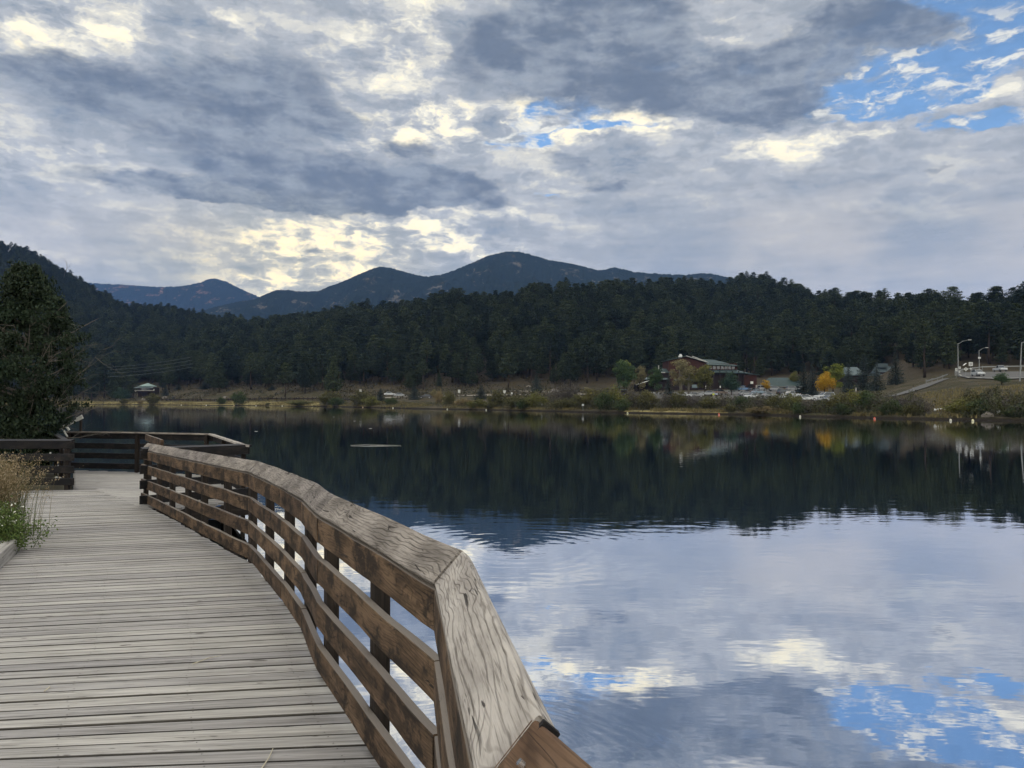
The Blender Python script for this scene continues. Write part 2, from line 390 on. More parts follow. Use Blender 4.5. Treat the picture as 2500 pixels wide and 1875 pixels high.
    # unseen sky overhead and behind the viewer, brightened to light the deck
    gain = t.m('ADD', 1., t.m('MULTIPLY', t.m('MAXIMUM', t.mr(E, 30, 52), t.mr(y, .25, -.35)), GAIN))
    g0 = gain; tau = t.m('MULTIPLY', HAZE*.8, t.m('MINIMUM', 7400., t.m('DIVIDE', 950., t.m('MAXIMUM', z, .02))))
    gain = t.m('MULTIPLY', gain, t.m('EXPONENT', tau))     # the valley air dims the low sky; the sky behind it is that much brighter
    cloud = t.vm('MULTIPLY', cloud, t.comb(gain, t.m('MULTIPLY', gain, t.mr(g0, 1., 1+GAIN, 1., .93)), t.m('MULTIPLY', gain, t.mr(g0, 1., 1+GAIN, 1., .80))))
    t.put(bg.inputs[0], t.vm('MULTIPLY', cloud, (10.2, 10., 9.4))); bg.inputs[1].default_value = .1
    w.cycles.sampling_method = 'NONE'
GAIN = 1.5
HAZE = 1.2e-4
build_sky()
sd = bpy.data.lights.new('sun', 'SUN'); sd.energy = .6; sd.angle = R(30); sd.color = (1, .93, .82)
sun = bpy.data.objects.new('sun', sd); COL.objects.link(sun)
sdir = Vector((math.sin(SUN_AZ)*math.cos(SUN_EL), math.cos(SUN_AZ)*math.cos(SUN_EL), math.sin(SUN_EL)))
sun.rotation_euler = sdir.to_track_quat('Z', 'Y').to_euler(); sun.location = (0, 0, 60)

# ---------------------------------------------------------------- water
def build_water():
    m = bpy.data.materials.new('lake_water'); m.use_nodes = True; t = NT(m.node_tree); t.n.remove(t.n['Principled BSDF'])
    P = t.new('ShaderNodeNewGeometry').outputs['Position']
    sp = t.new('ShaderNodeSeparateXYZ'); t.l.new(P, sp.inputs[0])
    # long calm undulation + finer ripples; calmer and rougher patches
    patch = t.mr(t.noise(t.scale(P, (.05, .05, 0)), 1, 3), .35, .7, .35, 1.0)
    h = t.m('MULTIPLY', t.noise(t.scale(P, (1.1, 2.3, 0)), 1, 3, .5), .0042)
    h = t.m('ADD', h, t.m('MULTIPLY', t.noise(t.scale(P, (4.5, 8, 0)), 1, 2, .5), .00042))
    h = t.m('MULTIPLY', h, patch)
    def ring(c, lam, r0, r1, amp):
        v = t.vm('MULTIPLY', t.vm('SUBTRACT', P, (c[0], c[1], 0)), (1, 1, 0))
        v = t.vm('ADD', v, t.vm('MULTIPLY', t.vm('SUBTRACT', t.noise(P, .5, 2, color=True), (.5, .5, .5)), (.7, .7, 0)))
        r = t.vm('LENGTH', v, out=1)
        env = t.m('MULTIPLY', t.mr(r, r1, r0*1.2), t.mr(r, r0*.3, r0))
        return t.m('MULTIPLY', t.m('MULTIPLY', t.m('SINE', t.m('MULTIPLY', r, 2*math.pi/lam)), amp), env)
    h = t.m('ADD', h, ring((.1, 12.0), .27, .8, 4.0, .00022))
    h = t.m('ADD', h, ring((-.05, 5.0), .115, .7, 1.7, .00011))
    bp = t.new('ShaderNodeBump'); bp.inputs['Strength'].default_value = 1; bp.inputs['Distance'].default_value = 1.; t.put(bp.inputs['Height'], h)
    gl = t.new('ShaderNodeBsdfGlossy'); gl.inputs['Roughness'].default_value = .012; gl.inputs['Color'].default_value = (.93, .95, 1, 1)
    t.l.new(bp.outputs[0], gl.inputs['Normal'])
    df = t.new('ShaderNodeBsdfDiffuse'); df.inputs[0].default_value = (.012, .02, .02, 1)
    lw = t.new('ShaderNodeLayerWeight'); lw.inputs[0].default_value = .5
    fac = t.m('POWER', lw.outputs['Facing'], .46)
    ms = t.new('ShaderNodeMixShader'); t.put(ms.inputs[0], t.m('MINIMUM', fac, .97)); t.l.new(df.outputs[0], ms.inputs[1]); t.l.new(gl.outputs[0], ms.inputs[2])
    t.l.new(ms.outputs[0], t.n['Material Output'].inputs[0])
    b = MB(); b.add([(-900, -300, 0), (900, -300, 0), (900, 600, 0), (-900, 600, 0)], [(0, 1, 2, 3)])
    tag(b.build('lake_water', m), 'calm dark lake mirroring the cloudy sky and wooded hills', kind='structure')
build_water()

# ---------------------------------------------------------------- terrain
KEYS = [  # u, shore, (D2,z2), (D3,z3), Dmid, Dcrest, v of the tree tops on the crest
 (-1400, 440, 480, 3, 520, 7, 820, 1300, 250), (0, 440, 470, 2, 500, 5, 750, 1150, 581), (50, 440, 470, 2, 500, 5, 745, 1130, 592), (92, 438, 468, 2, 498, 5, 740, 1110, 614),
 (133, 436, 465, 2, 495, 5, 735, 1080, 637), (180, 432, 455, 2, 490, 5, 720, 1050, 664), (228, 425, 450, 2, 482, 5.5, 700, 1010, 692), (269, 412, 440, 2, 472, 5.5, 680, 980, 714),
 (300, 405, 430, 2, 465, 6, 665, 960, 730), (364, 385, 412, 2, 450, 6, 640, 930, 734), (411, 372, 400, 2, 440, 6, 625, 910, 741), (475, 352, 382, 2, 425, 7, 600, 880, 752),
 (600, 325, 350, 2, 395, 8, 560, 800, 768), (680, 305, 330, 2.2, 375, 8, 520, 720, 766), (800, 272, 300, 2.5, 350, 7, 480, 640, 754), (860, 255, 293, 2.7, 345, 6.5, 470, 620, 741),
 (940, 228, 286, 3, 342, 6, 460, 590, 731), (1000, 210, 280, 3.2, 340, 6, 450, 560, 727), (1080, 196, 276, 3.2, 335, 6.5, 440, 540, 704), (1250, 172, 262, 3.2, 330, 7, 420, 520, 697),
 (1350, 158, 250, 3, 325, 7, 420, 530, 686), (1450, 145, 238, 3, 320, 7, 425, 540, 688), (1565, 135, 222, 2.6, 318, 7, 440, 600, 671), (1635, 131, 215, 2.4, 318, 7, 455, 640, 674),
 (1750, 125, 210, 2.5, 318, 7.3, 470, 690, 680), (1785, 123, 208, 2.6, 316, 7.4, 475, 710, 673), (1826, 121, 208, 2.7, 314, 7.5, 480, 720, 660), (1871, 118, 207, 2.7, 310, 7.5, 470, 710, 664),
 (1928, 112, 205, 2.8, 305, 7.3, 450, 640, 684), (1996, 105, 200, 3, 298, 7, 425, 570, 699), (2070, 101, 196, 3, 285, 6.5, 400, 520, 701), (2150, 97, 188, 3.4, 262, 7, 350, 460, 711),
 (2215, 94, 180, 4.2, 246, 8.5, 320, 410, 713), (2300, 90, 170, 5.6, 236, 9.8, 300, 380, 716), (2346, 89, 168, 6.1, 236, 10.4, 295, 355, 720), (2400, 87, 168, 6.5, 236, 10.8, 290, 340, 710),
 (2500, 85, 165, 6.7, 236, 11, 280, 320, 706), (3700, 80, 150, 7, 220, 11, 280, 340, 640)]
K = np.array(KEYS, dtype=float); KT = (K[:, 0]-CU)/F
def prof(tt):
    g = [np.interp(tt, KT, K[:, i]) for i in range(1, 9)]
    Ds, D2, z2, D3, z3, Dm, Dc, vt = g
    zc = 2.3+(HZ-vt)/F*Dc-16.5
    s = (Dm-D3)/(Dc-D3); zm = z3+(zc-z3)*s**1.12
    return Ds, D2, z2, D3, z3, Dm, zm, Dc, zc
def terr(X, Y):
    X = np.asarray(X, dtype=float); Y = np.asarray(Y, dtype=float); tt = X/np.maximum(Y, 1)
    Ds, D2, z2, D3, z3, Dm, zm, Dc, zc = prof(tt)
    Ds = Ds+2.2*(fbm(X*.06+5, X*.021)-.45)*np.clip(Ds/150, .5, 2)
    def seg(a, za, b, zb, p=1.):
        f = np.clip((Y-a)/(b-a), 0, 1)**p; return za+(zb-za)*f
    z = np.where(Y < Ds, -1.6+1.6*np.clip((Y-Ds+3)/3, 0, 1)**2,
        np.where(Y < Ds+1.5, seg(Ds, 0, Ds+1.5, .36), np.where(Y < D2, seg(Ds+1.5, .36, D2, z2), np.where(Y < D3, seg(D2, z2, D3, z3),
        np.where(Y < Dm, seg(D3, z3, Dm, zm, 1.15), np.where(Y < Dc, seg(Dm, zm, Dc, zc), seg(Dc, zc, Dc+350, zc-70)))))))
    on = np.clip((Y-Ds-2)/25, 0, 1)
    hill = np.clip((Y-D3-5)/80, 0, 1)
    z = z+on*(fbm(X*.05, Y*.05)-.47)*.9+hill*(fbm(X*.012+9, Y*.012)-.47)*9
    return z
def shore_y(k):
    D = float(prof(np.array([k]))[0][0]); y = D
    for _ in range(3): y = D+2.2*(float(fbm(np.array([k*y*.06+5]), np.array([k*y*.021]))[0])-.45)*min(2, max(.5, D/150))
    return y
def gz(x, y): return float(terr(np.array([x]), np.array([y]))[0])
def on_ground(u, v, lo=60, hi=420):
    """ground point whose picture is at (u, v): nearest intersection of the sight line with the terrain"""
    ys = np.linspace(lo, hi, 900); P = [px(u, v, y) for y in (100.,)][0]
    k = P.x/100.; s = (P.z-EYE)/100.
    z = terr(ys*k, ys); d = z-(EYE+s*ys); Dsh = prof(k)[0]
    ok = (d >= 0) & (ys > Dsh+2)
    i = int(np.argmax(ok)) if ok.any() else int(np.argmin(np.abs(d)+(ys < Dsh+2)*99))
    y = ys[i]; return Vector((k*y, y, z[i]))
def at(u, y):
    x = (u-CU)/F*y; return Vector((x, y, gz(x, y)))

ts = np.concatenate([np.linspace(-6, -.95, 40), np.linspace(-.94, .94, 760), np.linspace(.95, 6, 40)])
ys = np.concatenate([np.linspace(22, 78, 6), np.linspace(80, 340, 300), np.linspace(343, 700, 120), np.linspace(710, 1700, 60)])
TT, YY = np.meshgrid(ts, ys)
# rows follow the shore so that the water's edge stays crisp
XX = TT*YY; ZZ = terr(XX, YY)
Dsh = prof(TT)[0]
dry = np.clip(1-(YY-Dsh)/np.where(TT < -.25, 26, np.where((TT > .145) & (TT < .28), 7, .01)), 0, 1)
forest_m = np.clip((YY-prof(TT)[3]+6)/20, 0, 1)
def ground_material():
    m, t, b = new_mat('ground')
    P = t.new('ShaderNodeNewGeometry').outputs['Position']
    a = t.new('ShaderNodeAttribute', attribute_name='dry').outputs['Fac']
    f = t.new('ShaderNodeAttribute', attribute_name='wood').outputs['Fac']
    n1 = t.noise(P, .12, 5, .65); n2 = t.noise(P, 1.1, 4, .7); n3 = t.noise(t.scale(P, (.35, .35, 1.6)), 1, 3, .6)
    c = t.mix(t.mr(n1, .35, .65), (.048, .044, .026), (.10, .08, .054))
    c = t.mix(t.mr(n3, .5, .7), c, (.055, .056, .026))
    c = t.mix(t.m('MULTIPLY', t.mr(a, .05, .5), t.mr(n1, .3, .5, .6, 1)), c, (.30, .25, .11))
    c = t.mix(t.mr(n2, .42, .68, 0, .8), c, (.035, .034, .018)); c = t.mix(t.mr(t.noise(P, .35, 4, .7), .55, .72, 0, .6), c, (.15, .12, .095))
    c = t.mix(t.m('MULTIPLY', f, .75), c, t.mix(n2, (.035, .03, .022), (.10, .08, .055)))
    sp = t.new('ShaderNodeSeparateXYZ'); t.l.new(P, sp.inputs[0])
    c = t.mix(t.mr(sp.outputs[2], .16, .30, 1, 0), c, (.022, .018, .014))     # wet peat bank at the waterline
    t.put(b.inputs['Base Color'], c); b.inputs['Roughness'].default_value = .95; b.inputs['Specular IOR Level'].default_value = .1
    bp = t.new('ShaderNodeBump'); bp.inputs['Strength'].default_value = .8; bp.inputs['Distance'].default_value = .5
    t.put(bp.inputs['Height'], n2); t.l.new(bp.outputs[0], b.inputs['Normal']); return m
M_ground = ground_material()
go = mkobj('ground', grid_mesh('ground', XX, YY, ZZ, {'dry': dry, 'wood': forest_m}), None, M_ground)
tag(go, 'dry grass shore and wooded slope beyond the lake', kind='structure')

# ---------------------------------------------------------------- far mountains
def mountain_material(name, rock, dens, gold=(.20, .13, .03)):
    m, t, b = new_mat(name)
    P = t.new('ShaderNodeNewGeometry').outputs['Position']
    n1 = t.noise(t.scale(P, (.0022, .0022, .004)), 1, 6, .65); n2 = t.noise(t.scale(P, (.03, .03, .03)), 1, 4, .7)
    n3 = t.noise(t.scale(P, (.010, .006, .012)), 1, 6, .75, .5)
    c = t.mix(n2, (.010, .018, .014), (.032, .042, .026))
    c = t.mix(t.m('MULTIPLY', t.mr(n3, dens, dens+.08), t.mr(n2, .35, .6)), c, rock)
    c = t.mix(t.m('MULTIPLY', t.mr(n1, .60, .66), t.mr(n2, .4, .6, .2, .8)), c, gold)
    t.put(b.inputs['Base Color'], c); b.inputs['Roughness'].default_value = 1.; b.inputs['Specular IOR Level'].default_value = 0.
    bp = t.new('ShaderNodeBump'); bp.inputs['Strength'].default_value = 1; bp.inputs['Distance'].default_value = 14.
    t.put(bp.inputs['Height'], n2); t.l.new(bp.outputs[0], b.inputs['Normal']); return m
def mountain(name, keys, D, depth, label, mat, spur=.2, seed=0, rough=1.):
    kk = np.array(keys, dtype=float); t0, t1 = (kk[0, 0]-CU)/F, (kk[-1, 0]-CU)/F
    n = int((t1-t0)/.0011)
    tt = np.linspace(t0, t1, n); r = np.linspace(-1, .8, 150)
    T_, R_ = np.meshgrid(tt, r)
    H = 2.3+(HZ-np.interp((T_*F+CU), kk[:, 0], kk[:, 1]))/F*D
    Y = D+R_*depth
    X = T_*D*(1+.35*R_*depth/D)       # ridge lines run back, not along sight lines
    base = -40
    f = np.where(R_ < 0, 1+R_, 1-R_*1.0); f = np.clip(f, 0, 1)
    ridg = 1-np.abs(2*fbm(X/(D*.055)+seed, Y/(D*.16)+seed, 5)-1)
    side = np.clip(np.abs(R_)*3.2, 0, 1)
    Z = base+(H-base)*f**.92*(1-spur*side*(1-ridg)*2.2*(1-.35*f))
    Z = Z+(RNG.random(Z.shape)-.5)*7*rough+(fbm(X*.02, Y*.02, 3)-.45)*12*rough*np.clip(side+.3, 0, 1)
    o = mkobj(name, grid_mesh(name, X, Y, Z), None, mat); tag(o, label, kind='structure')
mountain('mountain', [(-300, 640), (0, 672), (234, 690), (297, 693), (380, 699), (443, 696), (484, 688), (505, 680), (519, 677.5), (534, 680), (551, 686), (585, 703), (630, 723), (700, 760), (800, 800), (1000, 860)],
    5400, 1500, 'far blue mountain with orange autumn patches between the two nearer slopes', mountain_material('far_slopes', (.30, .18, .12), .555, (.22, .12, .05)), .22, 3, 1.1)
mountain('mountain', [(380, 830), (450, 785), (508, 752), (570, 737), (621, 729), (658, 712), (678, 706), (700, 706), (723, 709), (774, 709), (819, 692), (850, 679), (876, 667), (905, 654), (927, 648), (950, 651), (983, 661), (1015, 668), (1045, 673), (1073, 669),
    (1100, 661), (1130, 649), (1165, 633), (1198, 620), (1232, 611.5), (1264, 610.5), (1301, 619), (1325, 627), (1346, 633), (1386, 639), (1431, 649), (1455, 656), (1476, 657), (1490, 651.5), (1502, 650), (1520, 654), (1549, 661), (1590, 665),
    (1675, 669), (1712, 665), (1744, 666), (1773, 673), (1850, 690), (2000, 720), (2300, 760), (2700, 800)],
    3300, 1500, 'broad blue mountain with twin summits rising behind the dark forest', mountain_material('mid_slopes', (.17, .15, .12), .56), .30, 11, .8)

# ---------------------------------------------------------------- the air
def haze():
    m = bpy.data.materials.new('haze'); m.use_nodes = True; t = NT(m.node_tree); t.n.remove(t.n['Principled BSDF'])
    pv = t.new('ShaderNodeVolumePrincipled'); pv.inputs['Color'].default_value = (.12, .235, .54, 1); pv.inputs['Density'].default_value = HAZE
    pv.inputs['Anisotropy'].default_value = .0
    t.l.new(pv.outputs[0], t.n['Material Output'].inputs['Volume'])
    b = MB(); b.box((0, 3500, 480), (11000, 8000, 1000))
    o = b.build('haze', m); tag(o, 'thin blue evening haze over the valley', kind='stuff')
haze()
# ================================================================ boardwalk
M_deck = wood('deck_wood', (.265, .253, .243), (.455, .437, .42), (.13, .12, .105), kind='plank', bump=.5, tintamt=.17)
M_cap = wood('cap_wood', (.17, .15, .135), (.34, .305, .275), (.035, .028, .023), kind='curl', bump=1., tintamt=.17, lines=12., linestr=.85)
M_cap_pale = wood('pale_cap_wood', (.33, .30, .275), (.52, .48, .44), (.08, .065, .054), kind='curl', bump=.8, tintamt=.03, lines=11., linestr=.72)
M_rail = wood('rail_wood', (.062, .041, .027), (.165, .108, .068), (.02, .013, .009), stain=(.018, .014, .012), stain_lo=.56, kind='curl', bump=.7, tintamt=.22, lines=13., linestr=.9, grey_top=(.19, .165, .145))
M_newcap = wood('brown_cap_wood', (.11, .066, .042), (.17, .108, .07), (.04, .025, .017), kind='curl', bump=.4, tintamt=.02, lines=6.)
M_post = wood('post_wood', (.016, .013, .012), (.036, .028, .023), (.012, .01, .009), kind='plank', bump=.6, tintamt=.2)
M_dark = wood('dark_rail_wood', (.014, .013, .014), (.032, .027, .025), (.008, .008, .008), stain=(.010, .010, .012), kind='curl', bump=.6, tintamt=.25, grey_top=(.045, .046, .053))
M_metal = simple('galvanised_metal', (.75, .76, .78), .25, .9, .05, 20)
M_white = simple('white_paint', (.72, .72, .68), .5, 0, .12, 6)
M_black = simple('black_end_grain', (.012, .011, .012), .8, 0, .3, 30)

M_edge = wood('shaded_edge_wood', (.04, .037, .034), (.085, .078, .07), (.015, .014, .012), kind='plank', bump=.3)  # stained board edges; the shade of the plank gaps is put into their colour
def zdeck(y): return EYE-(1.49+.0223*min(max(y, -3), 12.6))
PATH = [(1.56, -2.55), (.76, -.72), (-.052, 1.15), (-.26, 2.58), (-1.11, 4.41), (-1.43, 5.25), (-1.83, 6.12), (-2.68, 7.85), (-3.76, 9.42), (-4.97, 11.22), (-6.32, 13.15)]
def run_frames(path):
    P = [Vector((x, y, 0)) for x, y in path]; n = len(P)
    D = [(P[i+1]-P[i]).normalized() for i in range(n-1)]
    M = [D[0]]+[(D[i-1]+D[i]).normalized() for i in range(1, n-1)]+[D[-1]]
    return P, D, M
def railing(name, path, label, cat, cap_mats, rail_mat, post_mat, post_s, out=1, tilt=48, zf=zdeck, capw=.142, cap=True, tops=(.915, .68, .437, .195), joined=None, endext=0.03, group=None, postext=-.35):
    """out=+1: outer side is to the right of the walking direction path[0]->path[-1]"""
    P, D, M = run_frames(path)
    root = empty(name, (P[0].x, P[0].y, zf(P[0].y)))
    tag(root, label, cat, group)
    bpy.context.view_layer.update()
    inv = Matrix.Translation(root.location).inverted()
    def fin(o): o.data.transform(inv); o.parent = root; return o
    zz = Vector((0, 0, 1))
    for i in range(len(P)-1):
        nrm = D[i].cross(zz)*out                      # horizontal, outwards
        z0, z1 = zf(P[i].y), zf(P[i+1].y)
        L = (P[i+1]-P[i]).length
        for k, tp in enumerate(tops):
            b = MB()
            e0 = endext if i == 0 else 0; e1 = endext if i == len(P)-2 else 0
            jit = random.uniform(-.006, .006)
            gp = .0025; oj = nrm*random.uniform(-.003, .003); a = P[i]+D[i]*(gp-e0)+oj+nrm*.019+zz*(z0+tp-.07); c = P[i+1]+D[i]*(e1-gp)+oj+nrm*.019+zz*(z1+tp-.07+jit*.5)
            b.plank(a, c, zz, .14, .038, M[i], M[i+1], r=.005, nseg=max(2, int(L*7)), wob=.009)
            fin(b.build('rail_board', rail_mat))
        if cap:
            th = R(tilt); w = capw
            cdir = (nrm*math.cos(th)+zz*math.sin(th))             # across the cap, from the deck side up and out
            cn = (-nrm*math.sin(th)+zz*math.cos(th))              # face normal, towards the walker
            m = cap_mats[i] if isinstance(cap_mats, (list, tuple)) else cap_mats
            off = cdir*(w/2)-cn*.019+nrm*.0+zz*.022
            b = MB(); base = tops[0]
            gap = .005
            b.plank(P[i]+off+zz*(z0+base)+D[i]*gap, P[i+1]+off+zz*(z1+base)-D[i]*gap, cdir, w*(.86 if m is M_newcap else 1), .038, M[i], M[i+1], r=.006, nseg=max(3, int(L*9)), wob=.006)
            fin(b.build('cap_board', m))
            if m is M_newcap:      # exposed black end of the wide board beside the narrower new one, and the screw head
                pass
    # posts by arc length
    acc = [0]
    for i in range(len(P)-1): acc.append(acc[-1]+(P[i+1]-P[i]).length)
    for s in post_s:
        i = max(0, min(len(P)-2, next((k-1 for k, a in enumerate(acc) if a > s), len(P)-2)))
        f = s-acc[i]; p = P[i]+D[i]*f; nrm = D[i].cross(zz)*out; z = zf(p.y)
        b = MB(); q = p+nrm*(.038+.036)
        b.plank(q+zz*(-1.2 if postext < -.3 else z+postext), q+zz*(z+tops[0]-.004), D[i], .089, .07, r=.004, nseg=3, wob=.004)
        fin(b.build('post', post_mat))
    return root, P, D, M, fin
caps = [M_newcap, M_newcap, M_cap_pale]+[M_cap]*7
acc = [0]
for i in range(len(PATH)-1): acc.append(acc[-1]+math.dist(PATH[i], PATH[i+1]))
def s_of_u(u):
    """arc length at which the path is seen at photo column u"""
    best = None
    for i in range(2, len(PATH)-1):
        for k in range(60):
            f = k/60; x = PATH[i][0]*(1-f)+PATH[i+1][0]*f; y = PATH[i][1]*(1-f)+PATH[i+1][1]*f
            dx, dy = PATH[i+1][0]-PATH[i][0], PATH[i+1][1]-PATH[i][1]; l = math.hypot(dx, dy)
            x2, y2 = x+dy/l*.074, y-dx/l*.074
            e = abs((x2/y2*F+CU)-u)
            if best is None or e < best[0]: best = (e, acc[i]+f*math.dist(PATH[i], PATH[i+1]))
    return best[1]
posts = [s_of_u(u) for u in (930.7, 810.6, 761, 709.5, 660.7, 619.5, 557.7, 502, 462.7, 423.4, 390.9, 358)]+[acc[2]+.45, acc[1]+.9, acc[1]-.3, acc[0]+.4]
root, P_, D_, M_, fin = railing('boardwalk_railing', PATH, 'long curving wooden railing with grey sloped cap boards along the lake side of the boardwalk', 'railing', caps, M_rail, M_post, posts)
# black exposed board end and the bright screw by the near mitre
zz = Vector((0, 0, 1)); pA = P_[2]; nr = D_[2].cross(zz); th = R(48); cd = nr*math.cos(th)+zz*math.sin(th); cn = -nr*math.sin(th)+zz*math.cos(th)
b = MB(); c = pA+zz*(zdeck(pA.y)+.915+.022)+cd*.134-cn*.021-M_[2]*.006
b.plank(c-D_[2]*.006, c+D_[2]*.003, cd, .018, .034, M_[2], M_[2], r=.002); fin(b.build('end_grain', M_black))
b = MB(); c = pA+zz*(zdeck(pA.y)+.915+.022)+cd*.079-M_[2]*.045
b.tube([c-cn*.005, c+cn*.004], .0055, 10); fin(b.build('screw', M_metal))

# ---- other railings
A_, B_ = (-7.0, 18.15), (-4.69, 13.75)
ZP = EYE-1.77
zp = lambda y: ZP
railing('platform_railing', [(-11.25, 19.52), (-9.2, 19.0), A_, B_, (-6.05, 12.62)], 'dark wooden railing around the viewing platform with a pale flat-looking cap', 'railing',
        [M_cap, M_cap, M_cap_pale, M_dark], M_dark, M_post, [.1, 2.15, 4.3, 6.6, 9.3, 10.2, 10.9], out=1, zf=zp, tops=(.95, .70, .455, .205), tilt=9)  # lit side's cap pale, near side's dark: light and shade put into the colours
railing('planter_railing', [(-16.5, 15.25), (-12.6, 15.2), (-8.70, 15.2), (-10.55, 18.9)][:3], 'black-brown slatted railing in front of the big leafy tree', 'railing',
        M_dark, M_dark, M_post, [.2, 1.8, 3.9, 5.8, 7.70], out=-1, zf=zp, tops=(.95, .71, .475, .235), tilt=10, capw=.15, endext=.06)
railing('return_railing', [(-8.74, 15.32), (-11.15, 18.95)], 'dark side railing running back from the planter corner towards the lake', 'railing',
        M_dark, M_dark, M_post, [.12, 2., 3.9], out=-1, zf=zp, tops=(.93, .69, .455, .215), tilt=10)
# short sloped board behind the far end of the long railing
t = empty('slanted_board', (-7.4, 15.6, ZP)); tag(t, 'short slanted pale-topped wooden board standing on the platform behind the end of the long railing', 'board')
b = MB(); a, c = Vector((0, 0, 1.02)), Vector((1.30, -2.15, 1.02)); b.plank(a, c, (0, 0, 1), .12, .045, nseg=6, wob=.004); b.build('panel', M_rail, t)
for f in (.06, .94):
    b = MB(); q = a.lerp(c, f); b.plank((q.x+.03, q.y+.02, -.1), (q.x+.03, q.y+.02, .93), (0, 1, 0), .085, .085); b.build('post', M_post, t)

# ---------------------------------------------------------------- deck boards
def line_x(poly, y):
    xs = []
    for i in range(len(poly)):
        (x0, y0), (x1, y1) = poly[i], poly[(i+1) % len(poly)]
        if (y0 <= y) != (y1 <= y): xs.append(x0+(y-y0)/(y1-y0)*(x1-x0))
    return (min(xs), max(xs)) if len(xs) >= 2 else None
def deck():
    b = MB(); rp = PATH[:]+[(-8.22, 15.48)]
    ac = [0]
    for i in range(len(rp)-1): ac.append(ac[-1]+math.dist(rp[i], rp[i+1]))
    s = 0.; prev = None
    def R_at(s):
        i = max(k for k in range(len(rp)-1) if ac[k] <= s+1e-9); f = (s-ac[i])/(ac[i+1]-ac[i])
        x = rp[i][0]*(1-f)+rp[i+1][0]*f; y = rp[i][1]*(1-f)+rp[i+1][1]*f
        return x, y
    while s < ac[-1]-.01:
        x, y = R_at(s)
        ang = R(np.interp(y, [-3, 3.3, 4.1, 8, 11, 13.2, 15.5], [0, 4, 8.5, 15, 19, 17, 9]))
        d = Vector((math.cos(ang), math.sin(ang), 0))
        over = .05+random.uniform(-.012, .02)
        Rt = Vector((x, y, 0))+d*over; Lf = Vector((x, y, 0))-d*(6.6 if y < 3 else 5.2 if y < 8 else 5.6)
        if prev is not None:
            g = .0042+random.random()*.003
            g2 = .008 if random.random() < .16 else g
            R0, L0 = prev; fw = (Rt-R0).normalized()
            n = 14; vs = []; uvs = []; fs = []
            dz = random.uniform(-.0022, .0022); ou, ov = random.uniform(0, 80), random.uniform(0, 80); cup = random.uniform(-.001, .002)
            bow = random.uniform(-.0015, .0015)
            for k in range(n+1):
                f = k/n; p0 = L0.lerp(R0, f); p1 = Lf.lerp(Rt, f); w = (p1-p0).length; e = (p1-p0).normalized()
                for (q, zt) in ((g, -.045), (g, -.005), (g+.004, -.0008), (w*.5, cup), (w-g2-.004, -.0008), (w-g2, -.005), (w-g2, -.045)):
                    p = p0+e*q; vs.append((p.x, p.y, zdeck(p.y)+zt+dz+bow*math.sin(f*3+ou)))
            prof_v = [0, .04, .045, .045+.065, .175, .18, .22]
            L = (R0-L0).length
            for k in range(n):
                for j in range(6):
                    a = k*7+j; fs.append((a, a+7, a+8, a+1))
                    u0, u1 = ou+L*k/n, ou+L*(k+1)/n; v0, v1 = ov+prof_v[j], ov+prof_v[j+1]
                    uvs.append([(u0, v0), (u1, v0), (u1, v1), (u0, v1)])
            fs.append(tuple(n*7+j for j in range(7))); uvs.append([(ou, ov+prof_v[j]) for j in range(7)])
            b.cur = 0; b.add(vs, fs, uvs, random.random())
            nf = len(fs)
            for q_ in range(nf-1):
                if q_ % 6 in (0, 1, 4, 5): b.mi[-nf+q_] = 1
            b.cur = 1
            for xo in (.16, .75, 1.35, 1.95, 2.55, 3.15, 3.75, 4.35):
                for fq in (.22, .78):
                    c = (R0.lerp(Rt, fq))-d*xo; w_ = .003; zq = zdeck(c.y)+dz+.0022
                    b.add([(c.x-w_, c.y-w_, zq), (c.x+w_, c.y-w_, zq), (c.x+w_, c.y+w_, zq), (c.x-w_, c.y+w_, zq)], [(0, 1, 2, 3)])
            b.cur = 0
        prev = (Rt, Lf); s += .142*random.uniform(.985, 1.015)
    # platform, boards left to right
    poly = [(-6.33, 13.0), (-5.6, 12.72), (-4.66, 13.72), (-6.92, 18.12), (-9.2, 18.99), (-11.0, 19.45), (-8.75, 15.5), (-8.3, 15.45)]
    y = 12.75
    while y < 19.4:
        r = line_x(poly, y+.07)
        if r:
            b.plank((r[0]-.02, y+.07, ZP-.021), (r[1]+.04, y+.07, ZP-.021), (0, 1, 0), .138, .042, r=.004, nseg=6, wob=.002)
        y += .1425
    # joists and rim under the deck
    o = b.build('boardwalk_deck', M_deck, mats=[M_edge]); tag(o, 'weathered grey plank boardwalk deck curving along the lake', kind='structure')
    b = MB()
    for i in range(len(rp)-1):
        p0, p1 = Vector((*rp[i], 0)), Vector((*rp[i+1], 0)); d = (p1-p0).normalized(); n = d.cross(zz)
        for off in (.0, -1.6, -3.2):
            if off < 0 and rp[i][1] > 12: continue
            a = p0+n*(off-.02)+zz*(zdeck(p0.y)-.16); c = p1+n*(off-.02)+zz*(zdeck(p1.y)-.16); b.plank(a, c, zz, .2, .05)
            b.plank(Vector((a.x, a.y, -1.4)), a, d, .18, .18)
    for i in range(len(poly)):
        p0, p1 = Vector((*poly[i], 0)), Vector((*poly[(i+1) % len(poly)], 0)); b.plank(p0*1.0+zz*(ZP-.16), p1+zz*(ZP-.16), zz, .2, .05)
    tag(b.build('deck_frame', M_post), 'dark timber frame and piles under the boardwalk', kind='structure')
deck()

